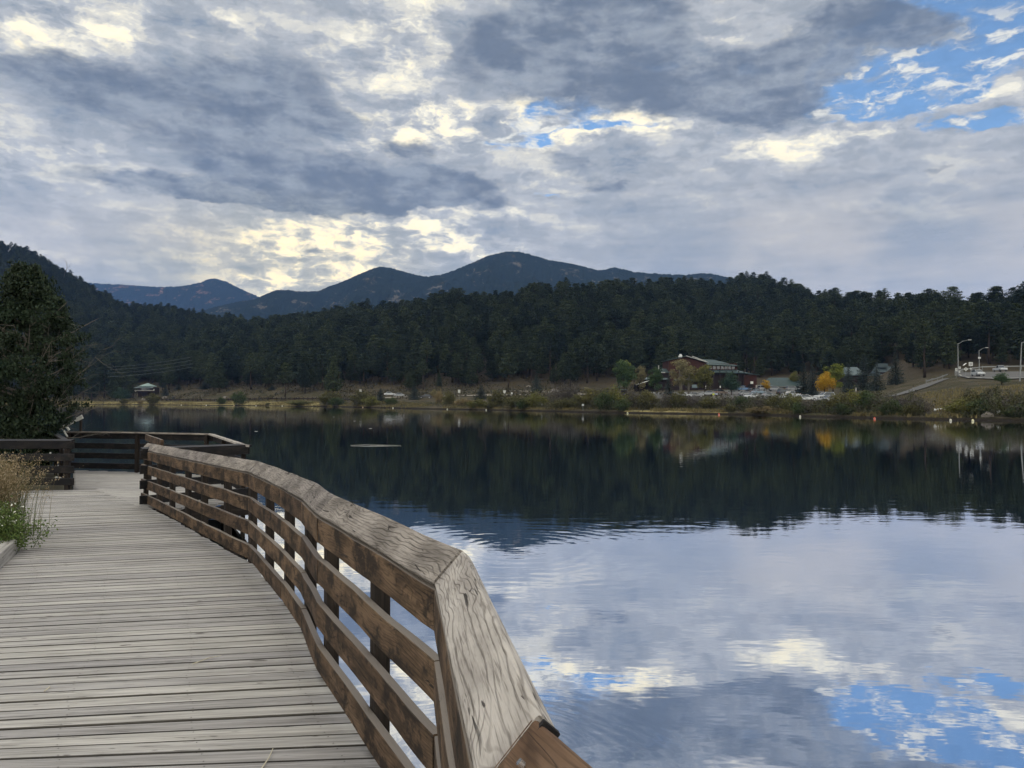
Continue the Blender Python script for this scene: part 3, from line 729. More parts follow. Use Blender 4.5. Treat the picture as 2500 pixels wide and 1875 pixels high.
# ---------------------------------------------------------------- kerb timber and the ground left of the boardwalk
t = empty('kerb_timber', (-5.50, 8.45, zdeck(8.5))); tag(t, 'grey square kerb timber at the left edge of the boardwalk', 'timber')
b = MB(); b.plank((0, 0, .075), (2.3, -4.97, .075+.11), (0, 0, 1), .155, .15, r=.008, nseg=12, wob=.008); b.build('timber', M_deck, t)
def soil():
    m, tt, bs = new_mat('soil'); P = tt.new('ShaderNodeNewGeometry').outputs['Position']
    n = tt.noise(P, 9, 5, .7); n2 = tt.noise(P, 1.3, 3)
    tt.put(bs.inputs['Base Color'], tt.mix(n, (.05, .04, .03), tt.mix(n2, (.15, .13, .10), (.07, .08, .035)))); bs.inputs['Roughness'].default_value = 1
    bp = tt.new('ShaderNodeBump'); bp.inputs['Distance'].default_value = .03; tt.put(bp.inputs['Height'], n); tt.l.new(bp.outputs[0], bs.inputs['Normal'])
    return m
M_soil = soil()
yy = np.linspace(-14, 24, 120); ff = np.linspace(0, 1, 70)
Yg, Fg = np.meshgrid(yy, ff, indexing='ij')
edge = np.interp(Yg, [-14, -2, 3.4, 8.45, 9.6, 12.0, 15.2, 15.5, 18.9, 20.5, 24], [.5, -1.6, -3.45, -5.6, -6.4, -9.6, -12.5, -8.95, -10.75, -12, -22])
Xg = edge-Fg**1.6*60
zd = np.array([zdeck(v) for v in yy])[:, None]
Zg = zd-.02+.10*fbm(Xg*.9, Yg*.9)-.03+np.clip((edge-Xg)*.04, 0, 1.2)-.15*np.exp(-(edge-Xg)*3)
Zg = np.where(Yg > 19.2, Zg-(Yg-19.2)*.55, Zg)
rowskirt = np.concatenate([Xg[:, :1], Xg], axis=1); Zs = np.concatenate([Zg[:, :1]*0-1.2, Zg], axis=1); Ys = np.concatenate([Yg[:, :1], Yg], axis=1)
o = mkobj('bank_ground', grid_mesh('bank_ground', rowskirt, Ys, Zs), None, M_soil); tag(o, 'earth bank left of the boardwalk', kind='structure')

# white fitting on the end of the back railing
t = empty('rail_fitting', (-11.15, 19.3, ZP+1.0)); tag(t, 'white bent paddle-shaped fitting on the left end post of the back railing', 'fitting')
b = MB(); b.plank((-.02, 0, .12), (.36, .0, .33), (0, .3, 1), .05, .02, nseg=4); b.plank((.26, -.01, .285), (.40, -.01, .36), (0, .1, 1), .10, .025); b.build('paddle', M_white, t)
b = MB(); b.tube([(-.10, -.02, .05), (-.06, -.03, .13), (.03, -.03, .09), (.08, -.03, .02)], .03, 7); b.tube([(-.08, -.03, .08), (-.02, -.03, -.05), (.04, -.03, -.14)], .02, 6); b.build('bracket', M_white, t)
b = MB(); b.plank((.32, .06, -.2), (.32, .06, .30), (1, 0, 0), .05, .05); b.build('stub_post', M_post, t)
# white pebbles seen through the slats
for i, (u, v, r) in enumerate(((138, 1166, .035), (147, 1167.5, .03), (142, 1139, .03), (123, 1106, .02))):
    p = px(u, v, 15.75); b = MB(); pts = []
    b.tube([(0, 0, -r*.7), (0, 0, -r*.4), (0, 0, .2*r), (0, 0, r*.75)], [r*.5, r, r*.9, r*.3], 8)
    o = b.build('white_rag', M_white, smooth=True); o.location = p
    tag(o, ('pale scrap caught behind the lowest slat of the planter railing', 'smaller pale scrap beside the first behind the lowest slat', 'pale scrap behind the second lowest slat of the planter railing', 'tiny pale scrap behind the top slat of the planter railing')[i], 'scrap')
# dry stalks lying on the deck
for i, (u0, v0, u1, v1, y0) in enumerate(((476, 1618, 545, 1598, 4.75), (118, 1684, 131, 1673, 4.22), (642, 1875, 672, 1822, 3.42))):
    def dk(u, v):
        y = 2801/(v-1019.); return Vector(((u-CU)/F*y, y, zdeck(y)+.006))
    a, c = dk(u0, v0), dk(u1, v1); mid = a.lerp(c, .5)+Vector((.01, .008, .008))
    b = MB(); b.tube([a, mid, c], [.003, .0025, .0015], 5); o = b.build('straw', simple('straw', (.55, .5, .38), .8))
    tag(o, ('long pale grass stalk lying on the middle of the boardwalk', 'short pale straw lying on the boards near the left edge', 'curved straw lying on the boards at the bottom of the picture')[i], 'straw')
# ================================================================ vegetation
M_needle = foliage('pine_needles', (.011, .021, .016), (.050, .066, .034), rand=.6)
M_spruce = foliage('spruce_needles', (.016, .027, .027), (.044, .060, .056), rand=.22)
M_bark = simple('bark', (.040, .030, .025), .95, 0, .3, 1.5, obj_rand=.3)
M_palebark = simple('pale_bark', (.20, .18, .15), .9, 0, .3, 2)
M_darkbark = simple('dark_bark', (.05, .042, .036), .95, 0, .3, 3)

def crown_pine(name, h=14., base=.32, rmax=2.7, top=.55, seed=0, levels=15, lean=0., sparse=0., flat=0., q=9, ls=.46):
    """clumps of needles carried on whorls of limbs; returns crown mesh and trunk mesh"""
    g = np.random.default_rng(seed); pts = []; tb = MB(); C = []
    axis = lambda z: np.array([lean*(z/h)**2*h*.12+.12*math.sin(z*.7+seed), .10*math.cos(z*.9+seed*2), z])
    tb.tube([axis(h*f) for f in (0, .15, .35, .6, .8, .97)], [.26*h/14, .21*h/14, .17*h/14, .11, .06, .015], 6)
    for i in range(levels):
        f = (i+.5*g.random())/levels; z = h*(base+(1-base)*f)
        prof_r = rmax*((1-f)**(.55+.5*(1-top)))*(.55+.9*min(1, f*4+.15))*g.uniform(.72, 1.15)
        if f > .93: prof_r = max(prof_r, .35)
        nb = int(g.integers(4, 7)*(1-sparse)+1)
        a0 = g.random()*6.28
        for k in range(nb):
            if g.random() < sparse*.5: continue
            a = a0+k*6.283/nb+g.normal()*.3; r = prof_r*g.uniform(.6, 1.15)
            o = axis(z); tip = o+np.array([math.cos(a)*r, math.sin(a)*r, g.uniform(-.10, .22)*r])
            if r > 1. and z < h*.8: tb.tube([o, o*.5+tip*.5+[0, 0, .08*r], tip], [.05, .035, .012], 3, cap=False)
            ncl = 3 if r > 1.6 else 2
            for j in range(ncl):
                w = .42+.6*(j+.5*g.random())/ncl
                C.append((o+(tip-o)*w+g.normal(size=3)*.12, .34+.30*g.random()+.12*r*(1-flat)))
    C.append((axis(h*.985), .3))
    P = []; S = []; T = []
    for c, rr in C:
        n = int(q*(.6+rr)); d = g.normal(size=(n, 3)); d /= np.linalg.norm(d, axis=1)[:, None]
        p = c+d*(g.random((n, 1))**.45)*rr*np.array([1.15, 1.15, .55]); P.append(p)
        S.append(g.uniform(.6, 1.25, n)*ls); T.append(np.clip(.5+.5*d[:, 2]*.6+g.normal(size=n)*.16, 0, 1))  # upper sides of clumps tinted lighter: light from above put into the colour
    P = np.concatenate(P); S = np.concatenate(S); T = np.concatenate(T)
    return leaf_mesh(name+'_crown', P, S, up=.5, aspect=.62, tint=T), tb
def crown_spruce(name, h=12., rmax=2.5, seed=0, levels=24, ls=.36):
    g = np.random.default_rng(seed); P = []; S = []; T = []; tb = MB()
    tb.tube([(0, 0, 0), (0, 0, h*.5), (0, 0, h*.98)], [.2, .12, .02], 6)
    for i in range(levels):
        f = i/levels; z = h*(.05+.95*f); r0 = rmax*(1-f)**.85*g.uniform(.8, 1.12)+.08
        nb = max(4, int(11*(1-f)+3)); a0 = g.random()*6.28
        for k in range(nb):
            a = a0+6.283*k/nb+g.normal()*.15; r = r0*g.uniform(.75, 1.1); m = int(5+9*r)
            w = g.random(m)**.7; droop = -.28*w*r+.18*np.clip(w-.75, 0, 1)*r
            p = np.stack([np.cos(a)*w*r, np.sin(a)*w*r, z+droop], 1)+g.normal(size=(m, 3))*[.12+.06*r, .12+.06*r, .07]
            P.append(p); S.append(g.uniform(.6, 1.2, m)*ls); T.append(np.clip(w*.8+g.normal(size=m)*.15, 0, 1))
    return leaf_mesh(name+'_crown', np.concatenate(P), np.concatenate(S), up=.3, aspect=.5, tint=np.concatenate(T)), tb
def crown_broad(name, h, w, seed=0, base=.25, n=2600, ls=.3, stems=1, clumps=26, open_=.3, trunk_r=.16, top_shift=0.):
    g = np.random.default_rng(seed); tb = MB(); P = []; S = []; T = []
    zc, hz_ = h*(base+(1-base)/2), h*(1-base)/2
    cl = []
    for i in range(clumps):
        d = g.normal(size=3); d /= np.linalg.norm(d); rr = g.random()**.4
        f = d[2]*rr; wid = w/2*(1-.25*max(0, f))
        cl.append((np.array([d[0]*rr*wid*.85, d[1]*rr*wid*.85, zc+f*hz_*.86]), w*g.uniform(.10, .2)))
    for s in range(stems):
        a = g.random()*6.28; o = np.array([math.cos(a), math.sin(a), 0])*.12*(stems > 1)*w*.4
        tb.tube([o*.6, o+[0, 0, h*.3], o*1.5+[g.normal()*.1, 0, h*.6], o*1.3+[g.normal()*.2, g.normal()*.2, h*.9]], [trunk_r, trunk_r*.75, trunk_r*.45, .02], 6)
    for c, r in cl[:18]:
        z0 = min(c[2]*.7, h*.7); tb.tube([(0, 0, z0*.75), (c[0]*.5, c[1]*.5, (z0+c[2])/2), tuple(c)], [trunk_r*.35, trunk_r*.22, .012], 4, cap=False)
    per = n//clumps
    for c, r in cl:
        m = int(per*g.uniform(.5, 1.5)); d = g.normal(size=(m, 3)); d /= np.linalg.norm(d, axis=1)[:, None]
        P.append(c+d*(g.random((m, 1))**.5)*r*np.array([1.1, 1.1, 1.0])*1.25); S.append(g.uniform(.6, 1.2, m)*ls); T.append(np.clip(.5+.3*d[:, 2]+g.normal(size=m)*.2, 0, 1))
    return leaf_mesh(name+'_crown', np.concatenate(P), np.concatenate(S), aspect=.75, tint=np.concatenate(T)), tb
def shrub_mesh(name, h, w, seed=0, n=1500, ls=.16, twiggy=.3):
    """many stems fanning up from the base, leaves along them"""
    g = np.random.default_rng(seed); tb = MB(); P = []; S = []; T = []
    ns = 30
    for i in range(ns):
        a = g.random()*6.28; r = g.random()**.6*w/2; b0 = np.array([math.cos(a), math.sin(a), 0])*r*.45
        hh = h*(1-.45*(r/(w/2))**2)*g.uniform(.72, 1.08); tip = np.array([math.cos(a)*r, math.sin(a)*r, hh])+g.normal(size=3)*[.1, .1, 0]
        mid = b0*.5+tip*.5+[0, 0, .1*h]
        tb.tube([b0, mid, tip], [.022, .015, .006], 3, cap=False)
        for k in range(3):
            f = g.uniform(.3, .9); q = b0*(1-f)+tip*f; e = q+g.normal(size=3)*[.25, .25, .12]+[0, 0, .35]; tb.tube([q, e], [.010, .004], 3, cap=False)
        m = int(n/ns*(1-twiggy)*g.uniform(.5, 1.5)); f = g.uniform(.05, 1., m)[:, None]**.8
        base_l = np.where(f < .5, b0+(mid-b0)*f*2, mid+(tip-mid)*(f*2-1))
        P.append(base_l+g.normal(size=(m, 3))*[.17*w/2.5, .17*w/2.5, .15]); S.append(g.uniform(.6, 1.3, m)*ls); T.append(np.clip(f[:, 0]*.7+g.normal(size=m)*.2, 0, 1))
    P = np.concatenate(P); P[:, 2] = np.abs(P[:, 2])
    return leaf_mesh(name+'_leaves', P, np.concatenate(S), up=.6, aspect=.55, tint=np.concatenate(T)), tb

# ---- prototypes (each prototype is the first real tree of its kind)
VAR = [dict(h=14, base=.28, rmax=2.7, top=.9, seed=1), dict(h=15, base=.42, rmax=2.6, top=1.05, seed=2, sparse=.1), dict(h=12, base=.16, rmax=2.6, top=.6, seed=3),
       dict(h=14, base=.22, rmax=2.9, top=1., seed=4, lean=.6), dict(h=15.5, base=.5, rmax=2.2, top=.6, seed=5, sparse=.3, levels=12), dict(h=12.5, base=.12, rmax=2.1, top=.1, seed=6, levels=18)]
PINES = [crown_pine('pine', **v) for v in VAR]
PROTO = {}
def make_tree(kind, name, crown_me, tbm, leafmat, barkmat, label, cat, group=None, crownname='crown', loc=(0, 0, 0), rz=0, sc=1.):
    """first call builds the tree; later calls with the same kind copy it and its parts"""
    if kind in PROTO:
        src, kids = PROTO[kind]; o = src.copy(); COL.objects.link(o)
        for k in kids: c = k.copy(); COL.objects.link(c); c.parent = o
        if 'group' in o.keys(): del o['group']
    else:
        o = empty(name, (0, 0, 0)); kids = []
        c = mkobj(crownname, crown_me, o, leafmat); kids.append(c)
        k = tbm.build('trunk' if crownname == 'crown' else 'stems', barkmat, o, smooth=True); kids.append(k)
        PROTO[kind] = (o, kids)
    o.location = loc; o.rotation_euler = (0, 0, rz); o.scale = sc if hasattr(sc, '__len__') else (sc, sc, sc)
    tag(o, label, cat, group); return o

# ---------------------------------------------------------------- the pine forest
CLEAR = [  # (u, v, ru, rv) openings in the wood as seen in the photograph, on the ground
 (905, 962, 75, 9), (850, 945, 40, 10), (930, 948, 45, 12), (460, 957, 36, 14), (600, 962, 60, 9), (540, 970, 120, 6), (1120, 966, 110, 5), (1260, 958, 60, 8), (1880, 955, 120, 14), (1400, 962, 60, 6), (357, 952, 30, 18), (1690, 952, 140, 22)]
def seen(x, y, z): return CU+F*x/y, HZ-F*(z-EYE)/y
pts = []
yb = 232.
while yb < 1200:
    step = 6.3 if yb < 700 else 8.
    n = int(2*yb*1.05/step)
    xs = (np.arange(n)/n*2-1)*yb*1.05+RNG.uniform(-.45, .45, n)*step; yv = yb+RNG.uniform(-.45, .45, n)*step
    pts.append(np.stack([xs, yv], 1)); yb += step
pts = np.concatenate(pts); tt = pts[:, 0]/pts[:, 1]; Ds_, D2_, z2_, D3_, z3_, Dm_, zm_, Dc_, zc_ = prof(tt)
jit = RNG.uniform(0, 14, len(pts))
dens = fbm(pts[:, 0]*.035+40, pts[:, 1]*.035)
keep = (pts[:, 1] > D3_-34*(tt < -.18)-12*(tt < .1)+jit*np.where(tt > .36, .4, 2)) & (pts[:, 1] < Dc_+25) & ((dens > .30) | (RNG.random(len(pts)) < .35)) & (RNG.random(len(pts)) < np.where(pts[:, 1]-D3_ < -4, .22, np.where(pts[:, 1]-D3_ < 20, np.where(tt > .05, .9, .6), .97)))
pts = pts[keep]; Zt = terr(pts[:, 0], pts[:, 1])-.15
U, V = seen(pts[:, 0], pts[:, 1], Zt)
ok = np.ones(len(pts), bool)
for (u, v, ru, rv) in CLEAR: ok &= ((U-u)/ru)**2+((V-v)/rv)**2 > 1
ok &= ~((U > 1540) & (U < 2230) & (pts[:, 1] < np.where(U > 1990, 298, 336)))          # buildings and car park
ok &= ~((U > 2290) & (pts[:, 1] < 249))
pts, Zt, U, V = pts[ok], Zt[ok], U[ok], V[ok]
nT = len(pts); var = RNG.integers(0, 6, nT)
scl = np.where(RNG.random(nT) < .2, RNG.uniform(.55, .85, nT), RNG.uniform(.88, 1.32, nT))*np.where(pts[:, 1] > 800, .9, 1.)
lowrow = pts[:, 1] < prof(pts[:, 0]/pts[:, 1])[3]+40
scl = np.where(lowrow, scl*RNG.uniform(.75, 1.12, nT), scl)
rot = RNG.uniform(0, 6.28, nT)
H_ = np.array([v['h'] for v in VAR])[var]*scl
app = H_/pts[:, 1]
vis = (U > -40) & (U < 2540)
# the trees that show largest become trees of their own: lowest rows everywhere, tallest first
front = pts[:, 1]-prof(pts[:, 0]/pts[:, 1])[3]
score = app*1000-front*.22
order = np.argsort(-np.where(vis, score, -1e9))
single = order[:255]; rest = np.setdiff1d(np.arange(nT), single)
def zone(u):
    for lim, s in ((330, 'behind the small house at the left end of the far shore'), (520, 'on the slope above the pale clearing right of the small house'), (700, 'in the dark lower wood above the yellow grass strip'),
                   (850, 'at the foot of the slope left of the roadside clearing'), (1010, 'around the grassy clearing above the road'), (1250, 'above the shore road near the white signs'), (1460, 'on the slope left of the lodge'),
                   (1640, 'rising behind the left half of the lodge'), (1860, 'rising behind the right half of the lodge'), (2060, 'behind the low green-roofed building'), (2300, 'behind the big blue spruces'), (9999, 'behind the street lamps and highway')):
        if u < lim: return s
SH = ['rounded dark pine', 'tall open-trunked pine', 'bushy low-branched pine', 'broad leaning pine', 'thin sparse pine', 'narrow pointed pine']
for i in single:
    k = int(var[i]); big = 'tall ' if H_[i] > 14.5 and 'tall' not in SH[k] else 'small ' if H_[i] < 10.5 else ''
    lab = big+SH[k]+' '+zone(U[i])
    make_tree('pine%d' % k, 'pine_tree', PINES[k][0], PINES[k][1], M_needle, M_bark, lab, 'pine tree', SH[k]+'s '+zone(U[i]), loc=(pts[i, 0], pts[i, 1], Zt[i]), rz=rot[i], sc=(scl[i]*RNG.uniform(1.15, 1.6), scl[i]*RNG.uniform(1.15, 1.6), scl[i]))
# all the others: one mass, instanced from the same crowns and trunks
me = bpy.data.meshes.new('pine_forest'); me.from_pydata([(float(pts[i, 0]), float(pts[i, 1]), float(Zt[i])) for i in rest], [], [])
for nm, arr, ty in (('variant', var[rest], 'INT'), ('rot', rot[rest], 'FLOAT'), ('scl', scl[rest], 'FLOAT')):
    a = me.attributes.new(nm, ty, 'POINT'); a.data.foreach_set('value', arr.astype(np.int32 if ty == 'INT' else np.float32))
fo = mkobj('pine_forest', me); tag(fo, 'dense dark pine forest covering the hills beyond the lake', kind='stuff')
ng = bpy.data.node_groups.new('scatter_trees', 'GeometryNodeTree')
ng.interface.new_socket('Geometry', in_out='INPUT', socket_type='NodeSocketGeometry'); ng.interface.new_socket('Geometry', in_out='OUTPUT', socket_type='NodeSocketGeometry')
N = ng.nodes; Lk = ng.links; gi = N.new('NodeGroupInput'); go_ = N.new('NodeGroupOutput'); jn = N.new('GeometryNodeJoinGeometry')
def attr(nm, ty):
    a = N.new('GeometryNodeInputNamedAttribute'); a.data_type = ty; a.inputs['Name'].default_value = nm; return a.outputs['Attribute']
va, ra, sa = attr('variant', 'INT'), attr('rot', 'FLOAT'), attr('scl', 'FLOAT')
cmb = N.new('ShaderNodeCombineXYZ'); Lk.new(ra, cmb.inputs[2])
svec = N.new('ShaderNodeVectorMath'); svec.operation = 'MULTIPLY'; Lk.new(sa, svec.inputs[0]); svec.inputs[1].default_value = (1.6, 1.6, 1.03)
for k in range(6):
    cp = N.new('FunctionNodeCompare'); cp.data_type = 'INT'; cp.operation = 'EQUAL'; Lk.new(va, cp.inputs[2]); cp.inputs[3].default_value = k
    if 'pine%d' % k not in PROTO: continue
    for part in PROTO['pine%d' % k][1]:
        oi = N.new('GeometryNodeObjectInfo'); oi.transform_space = 'ORIGINAL'; oi.inputs['Object'].default_value = part; oi.inputs['As Instance'].default_value = True
        ip = N.new('GeometryNodeInstanceOnPoints'); Lk.new(gi.outputs[0], ip.inputs['Points']); Lk.new(cp.outputs[0], ip.inputs['Selection']); Lk.new(oi.outputs['Geometry'], ip.inputs['Instance'])
        Lk.new(cmb.outputs[0], ip.inputs['Rotation']); Lk.new(svec.outputs[0], ip.inputs['Scale']); Lk.new(ip.outputs[0], jn.inputs[0])
Lk.new(jn.outputs[0], go_.inputs[0])
md = fo.modifiers.new('scatter', 'NODES'); md.node_group = ng
print('forest trees', len(rest), 'single', len(single))

# ---------------------------------------------------------------- particular trees
SPR = [crown_spruce('spruce', 12, 2.5, 21), crown_spruce('spruce', 10, 2.9, 22, 20)]
def tree_at(u, vtop, vbase, y, kind, label, cat, wpx=None):
    """a tree standing on the ground at column u and depth y, as tall as it is in the photograph"""
    p = at(u, y); v0 = HZ-F*(p.z-EYE)/y; hgt = (v0-vtop)/F*y
    return p, hgt, (wpx/F*y if wpx else None)
def spruce(u, vtop, y, wpx, label, k=0, mat=None, cat='spruce tree'):
    p, hgt, w = tree_at(u, vtop, 0, y, 'spruce', label, cat, wpx); base_h, base_w = ((12, 5.), (10, 5.8))[k]
    make_tree('spruce%d' % k, 'spruce_tree', SPR[k][0], SPR[k][1], M_spruce, M_bark, label, cat, loc=p, rz=random.random()*6, sc=(w/base_w, w/base_w, hgt/base_h))
spruce(1962, 884, 222, 50, 'blue-dark spruce touching the parking lot, left one of the pair beside the yellow tree')
spruce(1984, 881, 216, 42, 'blue-dark spruce directly behind the left side of the golden yellow tree')
spruce(2072, 886, 238, 44, 'dark spruce standing right of the yellow-green round tree', 1)
spruce(2110, 862, 240, 54, 'tall blue spruce with drooping boughs in front of the grey-roofed house', 0)
spruce(2140, 882, 225, 50, 'broad blue spruce between the two pale roof patches', 1)
spruce(2187, 856, 236, 50, 'tall blue spruce at the right end of the house with the pale roof', 0)
spruce(1633, 911, 225, 38, 'black-green spruce beside the two pale-trunked trees at the lodge', 1)
spruce(1012, 928, 262, 34, 'dark spruce standing alone by the shore road left of the dark car', 1)
spruce(929, 947, 268, 32, 'squat dark evergreen left of the parked silver car', 1)
spruce(436, 934, 448, 24, 'small evergreen in the pale clearing right of the small house', 1)
spruce(404, 936, 425, 22, 'dark evergreen just right of the small house', 1)
spruce(312, 925, 440, 34, 'dark evergreen just left of the small house', 1)
spruce(664, 940, 372, 26, 'small evergreen on the bank above the yellow grass, middle left', 1)
spruce(500, 927, 430, 40, 'broad evergreen standing between the two pale clearings', 1)
spruce(1174, 940, 248, 44, 'round dark juniper-like evergreen below the white road signs', 1)
spruce(1310, 905, 292, 36, 'dark pointed evergreen by the path left of the lodge', 1)
BROAD = {'tall': crown_broad('tree', 10, 5, 31, .08, 4600, .34), 'round': crown_broad('tree', 8, 6, 32, .10, 4600, .34, clumps=30), 'thin': crown_broad('tree', 11, 5, 33, .22, 3200, .30, stems=3, trunk_r=.17), 'small': crown_broad('tree', 4.5, 3.4, 34, .12, 1500, .26, trunk_r=.09)}
BD = {'tall': (10, 5.), 'round': (8, 6.), 'thin': (11, 5.), 'small': (4.5, 3.4)}
M_gold = foliage('gold_leaves', (.30, .17, .02), (.52, .32, .03), rand=.03); M_ygreen = foliage('yellow_green_leaves', (.10, .13, .03), (.20, .22, .04), rand=.03)
M_olive = foliage('olive_leaves', (.09, .10, .035), (.17, .16, .05), rand=.05); M_green = foliage('green_leaves', (.04, .075, .035), (.08, .12, .05), rand=.05)
M_paleol = foliage('pale_olive_leaves', (.14, .13, .07), (.24, .21, .11), rand=.05)
M_dgreen = foliage('dark_green_leaves', (.028, .055, .04), (.05, .085, .055), rand=.05)
def broad(u, vtop, y, wpx, shape, leaf, bark, label, zlift=0):
    p, hgt, w = tree_at(u, vtop, 0, y, '', label, '', wpx); bh, bw = BD[shape]
    key = shape+leaf.name; me_, tb_ = BROAD[shape]
    if key not in PROTO: me_ = me_.copy()
    make_tree(key, 'tree', me_, tb_, leaf, bark, label, 'tree', loc=p, rz=random.random()*6, sc=(w/bw, w/bw, hgt/bh))
broad(2013, 906, 208, 50, 'round', M_gold, M_darkbark, 'golden yellow cottonwood with a dark trunk at the right edge of the car park')
broad(2034, 882, 222, 58, 'tall', M_ygreen, M_darkbark, 'round yellow-green tree directly behind the golden yellow one')
broad(1871, 927, 258, 26, 'small', M_gold, M_darkbark, 'small bright golden tree between the red lodge end and the low green roof')
broad(1662, 872, 232, 60, 'thin', M_paleol, M_palebark, 'tall thin tree with pale trunks in front of the lodge gable')
broad(1682, 888, 236, 46, 'thin', M_olive, M_palebark, 'shorter pale-trunked tree right beside the tall thin one at the lodge')
broad(1721, 884, 240, 50, 'tall', M_olive, M_darkbark, 'olive green tree in front of the right side of the lodge gable')
broad(1786, 908, 236, 56, 'round', M_dgreen, M_darkbark, 'dense round dark green tree in front of the lodge lower wing')
broad(1598, 892, 246, 42, 'tall', M_green, M_darkbark, 'mid green tree left of the lodge chimney')
broad(1562, 888, 262, 32, 'tall', M_paleol, M_darkbark, 'faded yellowish tree between two green ones left of the lodge')
broad(1524, 872, 252, 56, 'tall', M_green, M_darkbark, 'big green tree with a yellowing top left of the lodge')
broad(1530, 872, 257, 30, 'tall', M_ygreen, M_darkbark, 'yellow-green tree top rising behind the big green tree left of the lodge')
broad(2446, 909, 150, 38, 'round', M_green, M_darkbark, 'leaning bushy tree on the embankment in front of the highway')
broad(1938, 905, 300, 30, 'round', M_olive, M_darkbark, 'faded olive tree behind the low green-roofed building')
broad(1432, 945, 262, 32, 'small', M_paleol, M_palebark, 'bare-looking greyish small tree above the shore bushes, mid shore')
broad(2397, 959, 120, 17, 'small', M_dgreen, M_darkbark, 'small ball-shaped juniper on the grassy embankment')
broad(1060, 950, 262, 20, 'small', M_paleol, M_palebark, 'thin faded little tree just right of the dark car')
broad(300, 945, 420, 40, 'round', M_dgreen, M_darkbark, 'low dark bushy tree between the leafy giant and the small house')

